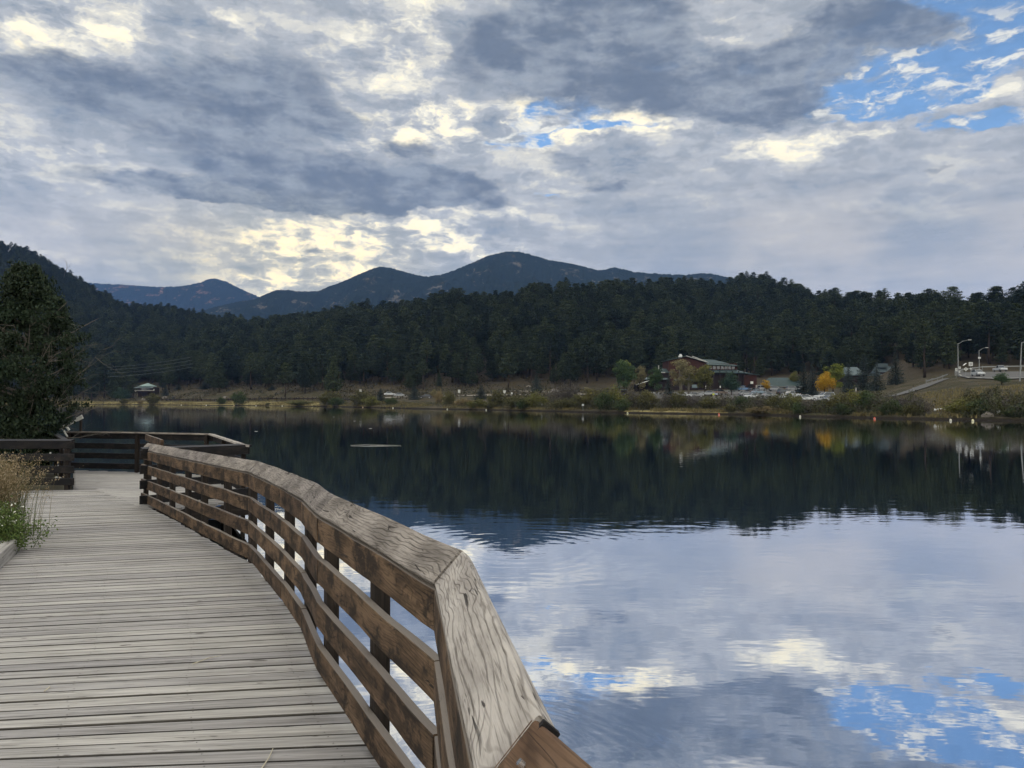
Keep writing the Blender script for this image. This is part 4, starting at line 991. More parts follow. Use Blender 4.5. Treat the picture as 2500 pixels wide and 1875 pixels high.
# ---------------------------------------------------------------- bushes on the shore
M_leafs = {'olive willow': foliage('willow_olive', (.052, .056, .024), (.12, .112, .042), rand=.15), 'dark green': foliage('willow_green', (.028, .05, .022), (.065, .09, .035), rand=.12),
           'grey twiggy': foliage('willow_grey', (.064, .058, .052), (.12, .108, .095), rand=.12), 'tan': foliage('willow_tan', (.14, .11, .06), (.24, .19, .10), rand=.12), 'yellow-green': foliage('willow_yellow', (.075, .083, .024), (.155, .15, .042), rand=.12)}
M_twig = simple('twigs', (.13, .115, .10), .9, 0, .3, 5)
SHR = {c: [shrub_mesh('shrub', 3., 3.4, 50+i*7+j, 3400 if c != 'grey twiggy' else 2600, .20, .55 if c == 'grey twiggy' else .12) for j in range(2)] for i, c in enumerate(M_leafs)}
BUSH = [  # u, top v, width px, colour, metres behind the waterline, label tail
 (304, 976, 16, 'olive willow', 4, 'alone at the far left of the yellow grass strip'), (373, 966, 27, 'olive willow', 3, 'standing in the yellow grass below the small house'), (342, 979, 14, 'tan', 6, 'low tuft left of the bush below the small house'),
 (540, 973, 20, 'dark green', 5, 'in the yellow grass left of the dense green one'), (583, 961, 29, 'dark green', 3, 'dense rounded one on the yellow grass strip'), (655, 984, 12, 'olive willow', 3, 'tiny one at the waterline right of the dense green bush'),
 (732, 979, 50, 'yellow-green', 4, 'low spread-out one in the middle of the yellow grass'), (806, 962, 42, 'olive willow', 6, 'left one of the pair where the yellow grass ends'), (822, 975, 34, 'dark green', 3, 'dark one touching the pair where the yellow grass ends'),
 (884, 963, 46, 'olive willow', 8, 'wide one left of the silver car'), (905, 972, 34, 'yellow-green', 4, 'bright one in front of the wide bush left of the silver car'), (955, 973, 26, 'dark green', 12, 'small one below the silver car'),
 (1072, 960, 20, 'tan', 30, 'sparse one by the road right of the dark car'), (1094, 963, 28, 'olive willow', 18, 'upright one by the road right of the dark car'), (1130, 976, 40, 'tan', 14, 'low one below the white signpost'), (1166, 978, 40, 'yellow-green', 5, 'bright one at the waterline below the round juniper'),
 (1216, 963, 40, 'olive willow', 10, 'upright one below the pair of white posts'), (1200, 984, 28, 'olive willow', 3, 'low one at the waterline before the white posts'), (1262, 972, 44, 'olive willow', 6, 'first of the long thicket, seen from the left'), (1280, 980, 36, 'dark green', 3, 'dark one at the left start of the long thicket'), (1308, 966, 40, 'yellow-green', 7, 'bright one at the left part of the long thicket'),
 (1365, 950, 56, 'grey twiggy', 26, 'tall grey one, left in the thicket'), (1398, 944, 56, 'grey twiggy', 30, 'tallest grey one, left in the thicket'), (1372, 978, 44, 'olive willow', 5, 'in front of the tall grey ones'), (1412, 972, 40, 'olive willow', 8, 'right of the tall grey ones'), (1448, 962, 50, 'olive willow', 14, 'broad one under the yellow sign'),
 (1478, 968, 46, 'dark green', 4, 'dark broad one near the water, left of the open grass bank'), (1500, 958, 54, 'yellow-green', 12, 'crest of the thicket left of the tent roof'), (1520, 980, 34, 'dark green', 3, 'last dark one before the open grass bank'), (1545, 962, 44, 'grey twiggy', 16, 'grey one below the tent roof'), (1580, 964, 48, 'olive willow', 15, 'below the dark tent opening'),
 (1622, 966, 48, 'grey twiggy', 14, 'below the black spruce at the lodge'), (1660, 964, 44, 'olive willow', 15, 'below the white cars in front of the lodge'), (1698, 968, 44, 'grey twiggy', 14, 'left of the person in yellow'), (1738, 974, 42, 'olive willow', 12, 'just below the person in yellow'),
 (1776, 968, 46, 'grey twiggy', 13, 'below the round dark green tree'), (1782, 990, 30, 'olive willow', 3, 'low one standing on the open grass bank'), (1815, 972, 46, 'dark green', 12, 'below the left cars of the car park'), (1852, 974, 48, 'grey twiggy', 11, 'in front of the car park middle'), (1890, 972, 44, 'olive willow', 11, 'in front of the two white pickups'),
 (1868, 994, 60, 'tan', 3, 'low golden reeds at the waterline before the car park'), (1935, 970, 44, 'yellow-green', 8, 'covering the wheels of the white pickups'), (1948, 988, 36, 'dark green', 2.5, 'dark one at the waterline behind the white buoy'), (1976, 980, 46, 'grey twiggy', 7, 'below the golden yellow tree, left'), (2010, 978, 40, 'grey twiggy', 9, 'below the golden yellow tree, right'),
 (2042, 972, 48, 'olive willow', 8, 'big one right of the golden yellow tree'), (2056, 990, 44, 'dark green', 2.5, 'dark one at the waterline right of the golden tree'), (2085, 962, 50, 'yellow-green', 12, 'tall one in front of the drooping spruce'), (2118, 966, 50, 'dark green', 8, 'massive dark one in front of the blue spruces'), (2146, 976, 40, 'grey twiggy', 8, 'grey one at the foot of the sloping road'),
 (2176, 984, 42, 'dark green', 3.5, 'near the water left of the white log'), (2180, 968, 44, 'grey twiggy', 12, 'under the lower end of the sloping road'), (2216, 972, 44, 'grey twiggy', 10, 'on the grass slope below the sloping road'), (2226, 990, 34, 'olive willow', 3, 'at the waterline left of the grey one by the log'), (2254, 976, 50, 'grey twiggy', 5, 'grey one touching the left end of the white log'),
 (2350, 984, 60, 'yellow-green', 4, 'olive left half of the big waterside bush'), (2372, 974, 70, 'olive willow', 9, 'upper back part of the big waterside bush'), (2394, 982, 56, 'dark green', 4, 'dark right half of the big waterside bush'), (2436, 976, 48, 'grey twiggy', 8, 'grey one below the leaning tree'), (2468, 970, 44, 'grey twiggy', 12, 'grey one below the tall lamp post'),
 (2486, 994, 52, 'dark green', 3, 'dark one at the right edge of the picture'), (2497, 975, 40, 'olive willow', 9, 'olive one at the right edge of the picture')]
for (u, vt, w, c, off, tail) in BUSH:
    k = (u-CU)/F; y = shore_y(k)+off*.75; p = at(u, y)
    v0 = HZ-F*(p.z-EYE)/y; hgt = max(.5, (v0-vt)/F*y)*1.3; wm = w/F*y*1.35
    j = int(u) % 2
    make_tree('shrub%s%d' % (c, j), 'willow_shrub' if 'tan' not in c else 'shrub', SHR[c][j][0], SHR[c][j][1], M_leafs[c], M_twig, c+' bush, '+tail, 'bush', crownname='leaves', loc=p-Vector((0, 0, .1)), rz=random.random()*6, sc=(wm/3.4, wm/3.4, hgt/2.9))
# continuous low thicket between the single bushes (uncountable)
tu = np.concatenate([RNG.uniform(1225, 2500, 52000), RNG.uniform(780, 1225, 5000)]); tk = (tu-CU)/F
sy = np.array([shore_y((u-CU)/F) for u in range(700, 2520, 10)]); tsy = np.interp(tu, np.arange(700, 2520, 10), sy)
offm = np.where((tu > 1530) & (tu < 1775), 7, np.where((tu > 2262) & (tu < 2335), 30, .8)); ty = tsy+offm+RNG.random(len(tu))*np.where(tu < 2230, 22, 12)
hmax = 2.9*np.clip(fbm(tu*.035, ty*.12)*1.9-.35, .12, 1.)*np.where(tu < 1225, .5, 1); tz = hmax*RNG.random(len(tu))**.7; txx = tk*ty
kp = ~((tu > 2255) & (tu < 2345)); tu, ty, tz, txx = tu[kp], ty[kp], tz[kp], txx[kp]
tme = leaf_mesh('shore_thicket', np.stack([txx, ty, terr(txx, ty)+tz], 1), RNG.uniform(.14, .34, len(tu)), up=.8, aspect=.5, tint=np.clip(fbm(tu*.06, ty*.2)*1.4-.2+RNG.normal(size=len(tu))*.1, 0, 1))
tag(mkobj('shore_thicket', tme, None, foliage('thicket_leaves', (.058, .054, .045), (.062, .070, .027), rand=0)), 'continuous low thicket of grey and olive brush along the far shore', kind='stuff')
# undergrowth on the banks at the foot of the wood
uu = RNG.uniform(-.62, .2, 26000); UD = prof(uu); uy = UD[1]-8+RNG.random(26000)*(UD[3]+40-UD[1]); ux = uu*uy; msk = fbm(ux*.09, uy*.09) > .47
ux, uy = ux[msk], uy[msk]; ume = leaf_mesh('undergrowth', np.stack([ux, uy, terr(ux, uy)+RNG.random(len(ux))*1.1], 1), RNG.uniform(.5, 1.2, len(ux)), up=.8, aspect=.5)
tag(mkobj('undergrowth', ume, None, foliage('undergrowth_leaves', (.035, .036, .022), (.10, .085, .055), rand=0)), 'brown and dark undergrowth on the bank below the wood', kind='stuff')
# ground cover: rough grass and low growth between them (uncountable)
gp = []
gtt = RNG.uniform(-.72, .72, 60000)
gD = prof(gtt)[0]; gy = gD+1.2+RNG.random(60000)**1.5*np.where(gtt > .48, 60, 28)
gx = gtt*gy; gzv = terr(gx, gy)
okk = fbm(gx*.25, gy*.25) > .43; gx, gy, gzv = gx[okk], gy[okk], gzv[okk]
gme = leaf_mesh('shore_grass', np.stack([gx, gy, gzv+.14], 1), RNG.uniform(.35, .85, len(gx)), up=3.5, aspect=.22)
go2 = mkobj('shore_grass', gme, None, foliage('dry_grass', (.11, .095, .045), (.20, .165, .08), rand=0)); tag(go2, 'rough dry grass along the far shore', kind='stuff')

# ---------------------------------------------------------------- the big leafy tree by the boardwalk
def big_tree():
    g = np.random.default_rng(77); X0, Y0 = -11.35, 18.0; Z0 = ZP-.1
    root = empty('leafy_tree', (X0, Y0, Z0)); tag(root, 'big dense dark green leafy tree behind the black slatted railing at the left', 'tree')
    zs = [0.3, .9, 1.5, 2.2, 2.9, 3.5, 4.1, 4.7, 5.1]; rs = [.72, .76, 1.0, 1.64, 1.62, 1.3, .92, .52, .15]
    cl = []
    while len(cl) < 760:
        z = g.uniform(.3, 4.98); r = np.interp(z, zs, rs); a = g.random()*6.283; q = g.random()**.42
        lump = .82+.36*mnoise.noise((math.cos(a)*1.3, math.sin(a)*1.3, z*1.1))
        cx = 0.; cl.append(np.array([cx+math.cos(a)*r*q*lump, math.sin(a)*r*q*lump, z]))
    P = []; T = []
    for c in cl:
        m = int(g.uniform(30, 100)); d = g.normal(size=(m, 3)); d /= np.linalg.norm(d, axis=1)[:, None]
        P.append(c+d*(g.random((m, 1))**.6)*g.uniform(.12, .26)*np.array([1, 1, .9])); T.append(np.clip(g.normal(.45, .22)+g.normal(size=m)*.14, 0, 1))
    P = np.concatenate(P); T = np.concatenate(T)
    sz = g.uniform(.045, .095, len(P))
    m = foliage('big_tree_leaves', (.013, .027, .016), (.036, .052, .027), rand=0, cc=(.019, .030, .016), nscale=1.1, rough=.55)
    mkobj('crown', leaf_mesh('crown', P, sz, aspect=.55, tint=T, droop=np.array([0, 0, -.9])), root, m)
    tb = MB(); tb.tube([(0, 0, -.2), (.05, 0, 1.2), (-.02, 0, 2.6), (.05, 0, 4.6)], [.13, .10, .07, .02], 8)
    for i in range(70):
        z = g.uniform(.4, 4.2); a = g.random()*6.28; r = np.interp(z, zs, rs)*g.uniform(.7, 1.08); o = np.array([.02, 0, z*.9]); tip = np.array([math.cos(a)*r, math.sin(a)*r, z+.35*r]); mid = (o+tip)/2+[0, 0, -.04]
        tb.tube([o, mid, tip], [.022, .014, .004], 4, cap=False)
        for k in range(3):
            q = mid+(tip-mid)*g.random(); tb.tube([q, q+g.normal(size=3)*.16+[math.cos(a)*.12, math.sin(a)*.12, .08]], [.007, .003], 3, cap=False)
    tb.build('trunk', simple('grey_bark', (.16, .14, .12), .9, 0, .3, 8), root, smooth=True)
    bb = MB()
    def twig(p, d, L, r, lv):
        q = p; pts_ = [q]; dd = d.copy()
        for k in range(5):
            dd = dd+g.normal(size=3)*.20; dd /= np.linalg.norm(dd); q = q+dd*L/5; pts_.append(q)
            if lv and g.random() < .85: e = dd+g.normal(size=3)*.65; e /= np.linalg.norm(e); twig(q, e, L*g.uniform(.3, .55), r*.5, lv-1)
        bb.tube(pts_, [r*(1-.16*k) for k in range(6)], 4, cap=False)
    for (x, z, dx, dz, L) in ((1.0, 2.0, .55, .85, 1.5), (1.05, 1.75, .95, .35, 1.1), (1.1, 1.45, 1., .12, 1.1), (.95, 1.2, 1., .25, .95), (.8, 2.4, .5, .8, 1.), (1.1, 1.0, 1., -.05, .8), (.55, 3.0, .6, .8, .7), (.1, 3.6, .25, .95, .8)):
        d = np.array([dx, g.normal()*.15, dz]); d /= np.linalg.norm(d); twig(np.array([x*.95, -.2, z]), d, L*1.0, .010, 2)
    bb.build('bare_twigs', simple('bare_twigs', (.11, .10, .09), .9, 0, .25, 8), root)
big_tree()
# a thin bare tip far up the hillside to the left (dead snag on the ridge)
# ---------------------------------------------------------------- tall dry grass and green weeds at the edge of the boardwalk
def grass_clump():
    g = np.random.default_rng(5); root = empty('grass_clump', (-6.1, 9.0, zdeck(9))); tag(root, 'tall tan seeding grass clump with green weeds spilling onto the left edge of the boardwalk', 'plant')
    V = []; Fq = []; Tn = []
    S = []
    for i in range(5600):
        bx, by = min(g.normal(-.48, .28), g.uniform(-.15, .10)), g.normal(.05, .38); h = g.uniform(.6, 1.16)*(1-.12*abs(bx)); a = g.random()*6.28; lean = abs(g.normal(0, .25))
        lx, ly = math.cos(a)*lean+.10, math.sin(a)*lean; w = g.uniform(.002, .0048); px_, py_ = math.cos(a+1.57), math.sin(a+1.57)
        base = len(V); nn = 5
        for k in range(nn):
            f = k/(nn-1); x = bx+lx*f**2*h; y = by+ly*f**2*h; z = h*f*(1-.25*lean*f)-.05; ww = w*(1-f*.8)
            V += [(x-px_*ww, y-py_*ww, z), (x+px_*ww, y+py_*ww, z)]
        for k in range(nn-1): Fq.append((base+2*k, base+2*k+1, base+2*k+3, base+2*k+2)); Tn.append(g.random()*.6+.4*k/nn)
        if g.random() < .6:
            for q in range(9): f = g.uniform(.66, 1.04); S.append((bx+lx*f**2*h+g.normal()*.016, by+ly*f**2*h+g.normal()*.016, h*f*(1-.25*lean*f)-.05+g.normal()*.01))
    me = bpy.data.meshes.new('blades'); me.from_pydata(V, [], Fq); at_ = me.attributes.new('tint', 'FLOAT', 'FACE'); at_.data.foreach_set('value', np.array(Tn, dtype=np.float32))
    mkobj('blades', me, root, foliage('tan_blades', (.15, .135, .06), (.34, .26, .15), rand=0, cc=(.10, .12, .045), nscale=2.))
    S = np.array(S); mkobj('seed_heads', leaf_mesh('seed_heads', S, g.uniform(.014, .034, len(S)), up=1.2, aspect=.45), root, foliage('seed_heads', (.26, .19, .11), (.42, .34, .23), rand=0))
    # green forb
    P = []; Wt = []; tb = MB()
    for i in range(330):
        a = g.random()*6.28; r = abs(g.normal(0, .42)); bx, by = .28+math.cos(a)*r*.5, -.45+math.sin(a)*r*.5; h = g.uniform(.2, .62)*(1-.45*r); tx, ty = bx+.22*math.cos(a)*g.random()+g.uniform(0, .18), by+.22*math.sin(a)*g.random()-.05
        tb.tube([(bx, by, 0), ((bx+tx)/2, (by+ty)/2, h*.62), (tx, ty, h)], [.003, .0022, .001], 3, cap=False)
        m = 42; f = g.uniform(.12, 1, m)[:, None]; P.append(np.array([bx, by, 0])*(1-f)+np.array([tx, ty, h])*f+g.normal(size=(m, 3))*[.042, .042, .03])
        if g.random() < .18: Wt.append(np.array([tx, ty, h])+g.normal(size=(4, 3))*.018)
    P = np.concatenate(P); mkobj('green_leaves', leaf_mesh('green_leaves', P, g.uniform(.018, .042, len(P)), up=.5, aspect=.5), root, foliage('weed_leaves', (.06, .105, .03), (.15, .20, .06), rand=0))
    tb.build('weed_stems', simple('weed_stems', (.14, .16, .07), .8), root)
    Wt = np.concatenate(Wt); mkobj('white_flowers', leaf_mesh('white_flowers', Wt, .022, aspect=.9), root, simple('petals', (.7, .7, .62), .7))
grass_clump()
# ================================================================ roads
M_asph = simple('asphalt', (.11, .108, .105), .95, 0, .18, .6); M_line = simple('road_paint', (.62, .61, .56), .8, 0, .2, 1)
M_gravel = simple('path_gravel', (.30, .27, .23), 1, 0, .15, 1)
def strip(name, left, right, mat, label, lift=.10, lines=False):
    """ribbon between two lists of ground points, draped on the terrain"""
    L = [Vector(p) for p in left]; Rr = [Vector(p) for p in right]; b = MB(); n = 16
    for i in range(len(L)-1):
        for j in range(n):
            def pt(f, k):
                a = L[i].lerp(L[i+1], f); c = Rr[i].lerp(Rr[i+1], f); q = a.lerp(c, k)
                return Vector((q.x, q.y, gz(q.x, q.y)+lift))
            for k in range(4):
                b.add([pt(j/n, k/4), pt((j+1)/n, k/4), pt((j+1)/n, (k+1)/4), pt(j/n, (k+1)/4)], [(0, 1, 2, 3)], tint=.5)
    o = b.build(name, mat); tag(o, label, kind='structure'); return o
def G(u, y): return at(u, y)
strip('highway', [G(2338, 214), G(2358, 196), G(2400, 180), (G(2440, 172)), G(2560, 166)], [G(2346, 240), G(2370, 238), G(2412, 236), G(2452, 236), G(2600, 236)], M_asph, 'grey highway curving away on top of the embankment', .25)
strip('road_marking', [G(2341, 216.5), G(2360, 198), G(2402, 182), G(2442, 174), G(2562, 168)], [G(2341.5, 217.6), G(2361, 199.1), G(2403, 183.), G(2443, 175.), G(2563, 169)], M_line, 'white edge line of the highway', .27)
strip('ramp_road', [G(2140, 172), G(2190, 180), G(2250, 192), G(2306, 208)], [G(2196, 168), G(2245, 176), G(2300, 188), G(2318, 205)], M_asph, 'grey access road sloping down from the highway to the car park', .2)
strip('shore_road', [G(940, 284), G(1060, 282), G(1180, 278), G(1330, 268), G(1480, 262)], [G(940, 289), G(1060, 287), G(1180, 283), G(1330, 273), G(1480, 267)], M_gravel, 'pale road along the far shore in front of the pines', .15)
strip('parking_lot', [G(1590, 226), G(1720, 212), G(1900, 206), G(2040, 200)], [G(1570, 272), G(1720, 276), G(1900, 276), G(2010, 256)], M_asph, 'asphalt car park in front of the lodge', .12)
strip('foot_path', [G(1236, 305), G(1262, 300), G(1300, 296), G(1352, 285)], [G(1236, 310), G(1262, 305), G(1300, 301), G(1352, 289)], M_gravel, 'pale foot path climbing the bank between the pines', .2)

# ---------------------------------------------------------------- buildings
M_redwood = simple('red_brown_siding', (.050, .020, .016), .85, 0, .2, .8); M_siding = simple('dark_siding', (.028, .020, .020), .9, 0, .25, .6)
M_roof = simple('green_metal_roof', (.040, .066, .068), .55, .1, .10, .8); M_paleroof = simple('pale_green_roof', (.18, .26, .25), .6, 0, .1, .8)
M_greyroof = simple('grey_blue_roof', (.11, .145, .16), .6, 0, .1, .8)
M_glass = simple('window_glass', (.03, .04, .05), .12, 0, .1, 1, spec=.8); M_trim = simple('pale_trim', (.42, .42, .40), .6, 0, .1, 1); M_bluewin = simple('blue_window_glass', (.10, .17, .20), .2, 0, .3, 1, spec=.8)  # blue window: paler and bluer than the other glass
M_vent = simple('white_vent', (.75, .76, .75), .5, 0, .05, 1)
def slab(b, pts4, th=.25):
    """roof plane from four corners, with thickness"""
    P = [Vector(p) for p in pts4]; n = (P[1]-P[0]).cross(P[-1]-P[0]).normalized()
    if n.z < 0: n = -n
    k = len(P); b.add([p for p in P]+[p-n*th for p in P], [tuple(range(k)), tuple(reversed(range(k, 2*k)))]+[(i, (i+1) % k, k+(i+1) % k, k+i) for i in range(k)])
def part(name, mat, root, f):
    b = MB(); f(b); return b.build(name, mat, root)
def lodge():
    Y = 294.; p = at(1633, Y); z0 = 5.6; root = empty('lodge', (p.x, Y, z0)); tag(root, 'large red-brown timber lodge with green roofs and a tall gable above the car park', 'building')
    S = 34.7/ (294/300.); X = lambda c: (c-460)/34.7*.98; H = lambda c: (752-c)/34.7*.98   # measured on the photograph, metres
    part('wall', M_siding, root, lambda b: (b.box((X(1050), 7, 3.2), (X(1640)-X(460)-8, 14, 7.4)), b.box((X(600), 8, 3), (10, 12, 7))))  # lower walls in the dark siding: porch shade is in the colour
    # tall gable block
    x0, x1, xp = X(460), X(972), X(690)
    def gable(b):
        pr = [(x0, -1), (x1, -1), (x1, H(372)), (xp, H(283)), (x0, H(335))]
        n = 5; vs = [(x, .5, z) for x, z in pr]+[(x, 12, z) for x, z in pr]
        b.add(vs, [tuple(range(n)), tuple(reversed(range(n, 2*n)))]+[(i, n+i, n+(i+1) % n, (i+1) % n) for i in range(n)])
    part('gable_wall', M_redwood, root, gable)
    ro = part('gable_roof', M_roof, root, lambda b: (slab(b, [(xp, -.8, H(268)), (x1+.4, -.8, H(357)), (x1+.4, 12.5, H(357)), (xp, 12.5, H(268))]), slab(b, [(x0-.8, -.8, H(324)), (xp, -.8, H(268)), (xp, 12.5, H(268)), (x0-.8, 12.5, H(324))])))
    part('roof_trim', M_trim, ro, lambda b: (b.plank((xp, -.85, H(270)), (x1+.4, -.85, H(359)), (0, 0, 1), .26, .12), b.plank((xp+3, 2.0, H(270)+.0), (x1+.3, 2.0, H(341)), (0, 0, 1), .30, .2)))
    part('vent', M_vent, ro, lambda b: (b.prism([(X(608), 1), (X(652), 1), (X(652), 2.2), (X(608), 2.2)], H(300), H(262)), b.prism([(X(616), 1.1), (X(644), 1.1), (X(640), 2.1), (X(620), 2.1)], H(262), H(243))))
    # clerestory band on the right with hip roof
    cs = part('clerestory_wall', M_redwood, root, lambda b: b.box(((X(985)+X(1405))/2, 7, (H(460)+H(385))/2-.3), (X(1405)-X(985), 10, H(385)-H(460)+1.4)))
    for c in (1035, 1090, 1145, 1200, 1250, 1300, 1350):
        w = part('window', M_glass, root, lambda b: b.box((X(c), 1.98, (H(450)+H(400))/2), (.95, .08, 1.25)))
        part('frame', M_trim, w, lambda b: b.box((X(c)+.56, 1.93, (H(450)+H(400))/2), (.13, .1, 1.25)))
    part('upper_roof', M_roof, root, lambda b: (slab(b, [(X(972), .6, H(386)), (X(1412), .6, H(402)), (X(1130), 7, H(308)), (X(915), 7, H(300))]), slab(b, [(X(1412), .6, H(402)), (X(1412), 13, H(402)), (X(1130), 7, H(308)), (X(1130), 7.1, H(308))]), slab(b, [(X(1412), 13, H(402)), (X(915), 13, H(402)), (X(915), 7, H(300)), (X(1130), 7, H(308))])))
    part('lower_roof', M_roof, root, lambda b: (slab(b, [(X(1005), -2.5, H(492)), (X(1440), -2.5, H(500)), (X(1390), 2.1, H(452)), (X(1000), 2.1, H(458))]), slab(b, [(X(1440), -2.5, H(500)), (X(1668), -2.2, H(524)), (X(1620), 4, H(505)), (X(1390), 2.1, H(452))]), slab(b, [(X(1390), 2.1, H(452)), (X(1620), 4, H(505)), (X(1620), 13, H(505)), (X(1390), 13, H(452))])))
    # right end block with the arch
    def endblk(b):
        b.box(((X(1466)+X(1640))/2, 4.4, (H(532)-1)/2), (X(1640)-X(1466), 10.5, H(532)+1))
    part('end_wall', M_redwood, root, endblk)
    def arch(b):
        c, r, zb = X(1552), 1.18, H(690); pts = [(c-r, -.4), (c+r, -.4)]+[(c+r*math.cos(a), zb+r*math.sin(a)) for a in np.linspace(0, math.pi, 10)]
        n = len(pts); b.add([(x, -.95, z) for x, z in pts]+[(x, -.8, z) for x, z in pts], [tuple(range(n)), tuple(reversed(range(n, 2*n)))]+[(i, (i+1) % n, n+(i+1) % n, n+i) for i in range(n)])
    part('arched_door', M_black, root, arch)
    part('wall_sign', M_white, root, lambda b: b.box((X(1571), -1.03, H(632)), (1.05, .08, .95)))
    part('drainpipe', M_trim, root, lambda b: b.box((X(1632), -.95, H(690)), (.45, .1, 1.4)))
    part('porch_beam', M_siding, root, lambda b: [b.box((X(c), -2.1, H(610)), (.3, .3, H(490)-H(740)+.6)) for c in (1045, 1130, 1215, 1300, 1385, 1455)])
    part('ground_window', M_bluewin, root, lambda b: b.box((X(808), .0, H(680)), (2.0, .12, 1.25)))
    part('notice', M_vent, root, lambda b: (b.box((X(955), .0, H(690)), (.45, .1, 1.15))))
    part('notice', M_vent, root, lambda b: (b.box((X(1133), -2.28, H(690)), (.32, .1, .8))))
    part('skirt_roof', M_greyroof, root, lambda b: slab(b, [(X(530), -2.2, H(600)), (X(965), -2.2, H(600)), (X(965), .6, H(580)), (X(530), .6, H(580))], .18))
    part('porch_shade_front', M_siding, root, lambda b: b.box(((X(530)+X(960))/2, .25, H(600)/2-.4), (X(960)-X(530), .4, H(600)+.8)))  # added dark sheet under the skirt roof, porch shade put into its colour
    # left low wing
    part('left_wing_wall', M_siding, root, lambda b: b.box(((X(370)+X(530))/2, 5, 2.8), (X(530)-X(370), 8, H(490)+.6)))
    part('left_wing_roof', M_roof, root, lambda b: (slab(b, [(X(340), -.3, H(492)), (X(540), -.3, H(492)), (X(530), 4.5, H(435)), (X(400), 4.5, H(435))]), slab(b, [(X(340), 9.5, H(492)), (X(340), -.3, H(492)), (X(400), 4.5, H(435)), (X(400), 5, H(435))])))
    part('fascia', M_trim, root, lambda b: b.box((X(375), -.45, H(494)), (1.9, .12, .28)))
    part('chimney', M_trim, root, lambda b: b.tube([(X(343), 3, H(500)), (X(343), 3, H(398)), (X(343), 3, H(394))], [.2, .2, .28], 8))
    part('verandah_roof', M_greyroof, root, lambda b: slab(b, [(X(75), -2, H(586)), (X(455), -2, H(586)), (X(455), 2.5, H(556)), (X(95), 2.5, H(556))]))
    part('verandah_wall', M_siding, root, lambda b: b.box(((X(95)+X(440))/2, 2.6, H(665)-.3), (X(440)-X(95), 4, H(585)-H(745)+.4)))
lodge()
def tent():
    Y = 278.; p = at(1582, Y); root = empty('canopy_shelter', (p.x, Y, p.z)); tag(root, 'low dark open shelter with a white-edged slanting roof left of the lodge', 'shelter')
    part('roof', M_siding, root, lambda b: (slab(b, [(-4.6, -2, 2.5), (0, -2, 4.0), (0, 4, 4.0), (-4.6, 4, 2.5)], .12), slab(b, [(0, -2, 4.0), (5.2, -2, 3.3), (5.2, 4, 3.3), (0, 4, 4.0)], .12)))
    part('edge_trim', M_white, root, lambda b: b.plank((-4.7, -2.1, 2.45), (.1, -2.1, 4.0), (0, 0, 1), .24, .08))
    part('back_wall', M_black, root, lambda b: b.box((0, 3.6, 1.4), (9, .2, 2.8)))
    for x in (-4.4, -2, 0, 2.4, 5): part('post', M_siding, root, lambda b: b.box((x, -1.8, 1.5), (.2, .2, 3.2)))
    part('railing', M_siding, root, lambda b: (b.box((0, -1.9, .9), (9.2, .1, .12)), [b.plank((-4+i*1.1, -1.9, 0), (-3+i*1.1, -1.9, .9), (0, 1, 0), .08, .08) for i in range(8)]))
tent()
def green_hall():
    Y = 296.; u0 = 1912; p = at(u0, Y); root = empty('green_roofed_hall', (p.x, Y, p.z)); tag(root, 'long low building with a plain green hipped roof behind the parked cars', 'building')
    k = Y/F; zt = 2.3+(HZ-921)*k-p.z; ze = 2.3+(HZ-943)*k-p.z; xl, xr = (1868-u0)*k, (1972-u0)*k; xt = (1889-u0)*k
    part('wall', M_siding, root, lambda b: b.box(((xl+xr)/2+.4, 5, ze/2-.6), (xr-xl-1.6, 8.6, ze+1.1)))
    part('roof', M_roof, root, lambda b: (slab(b, [(xl, 0, ze), (xr, 0, ze), (xr-3.3, 5, zt), (xt, 5, zt)]), slab(b, [(xr, 10, ze), (xl, 10, ze), (xt, 5, zt), (xr-3.3, 5, zt)]), slab(b, [(xl, 10, ze), (xl, 0, ze), (xt, 5, zt), (xt, 5.01, zt)]), slab(b, [(xr, 0, ze), (xr, 10, ze), (xr-3.3, 5.01, zt), (xr-3.3, 5, zt)])))
    part('gutter', M_trim, root, lambda b: b.box(((xl+xr)/2, -.08, ze-.18), (xr-xl, .1, .12)))
    for i in range(5): part('window', M_glass, root, lambda b: b.box((xl+3+i*2.9, .66, ze-1.2), (1.3, .1, .9)))
    part('link_wall', M_siding, root, lambda b: b.box((xl-3.2, 4, ze/2), (7, 3, ze*1.0))); part('link_rail', M_trim, root, lambda b: [b.box((xl-3.2, 2.4, ze*.62+i*.7), (5.4, .08, .16)) for i in range(2)])
green_hall()
def grey_house(u, vt, ve, w, Y, label, chim=False):
    p = at(u, Y); k = Y/F; root = empty('house', (p.x, Y, p.z)); tag(root, label, 'house'); hw = w*k/2; zt = 2.3+(HZ-vt)*k-p.z; ze = 2.3+(HZ-ve)*k-p.z
    part('wall', M_siding, root, lambda b: b.box((0, 4, ze/2-.5), (2*hw-1, 8, ze+1)))
    part('roof', M_greyroof, root, lambda b: (slab(b, [(-hw, -.6, ze), (hw, -.6, ze), (hw*.55, 4, zt), (-hw*.8, 4, zt)]), slab(b, [(hw, 8.6, ze), (-hw, 8.6, ze), (-hw*.8, 4, zt), (hw*.55, 4, zt)]), slab(b, [(hw, -.6, ze), (hw, 8.6, ze), (hw*.55, 4.01, zt), (hw*.55, 4, zt)]), slab(b, [(-hw, 8.6, ze), (-hw, -.6, ze), (-hw*.8, 4, zt), (-hw*.8, 4.01, zt)])))
    part('window', M_glass, root, lambda b: b.box((hw*.3, -.04, ze-1.3), (1.6, .1, .9)))
    if chim: part('dormer', M_greyroof, root, lambda b: (b.box((-hw*.45, 3, zt+.2), (3.4, 2.6, 1.5))))
grey_house(2092, 895, 916, 46, 288, 'house with a steep grey-blue roof left of the drooping blue spruce')
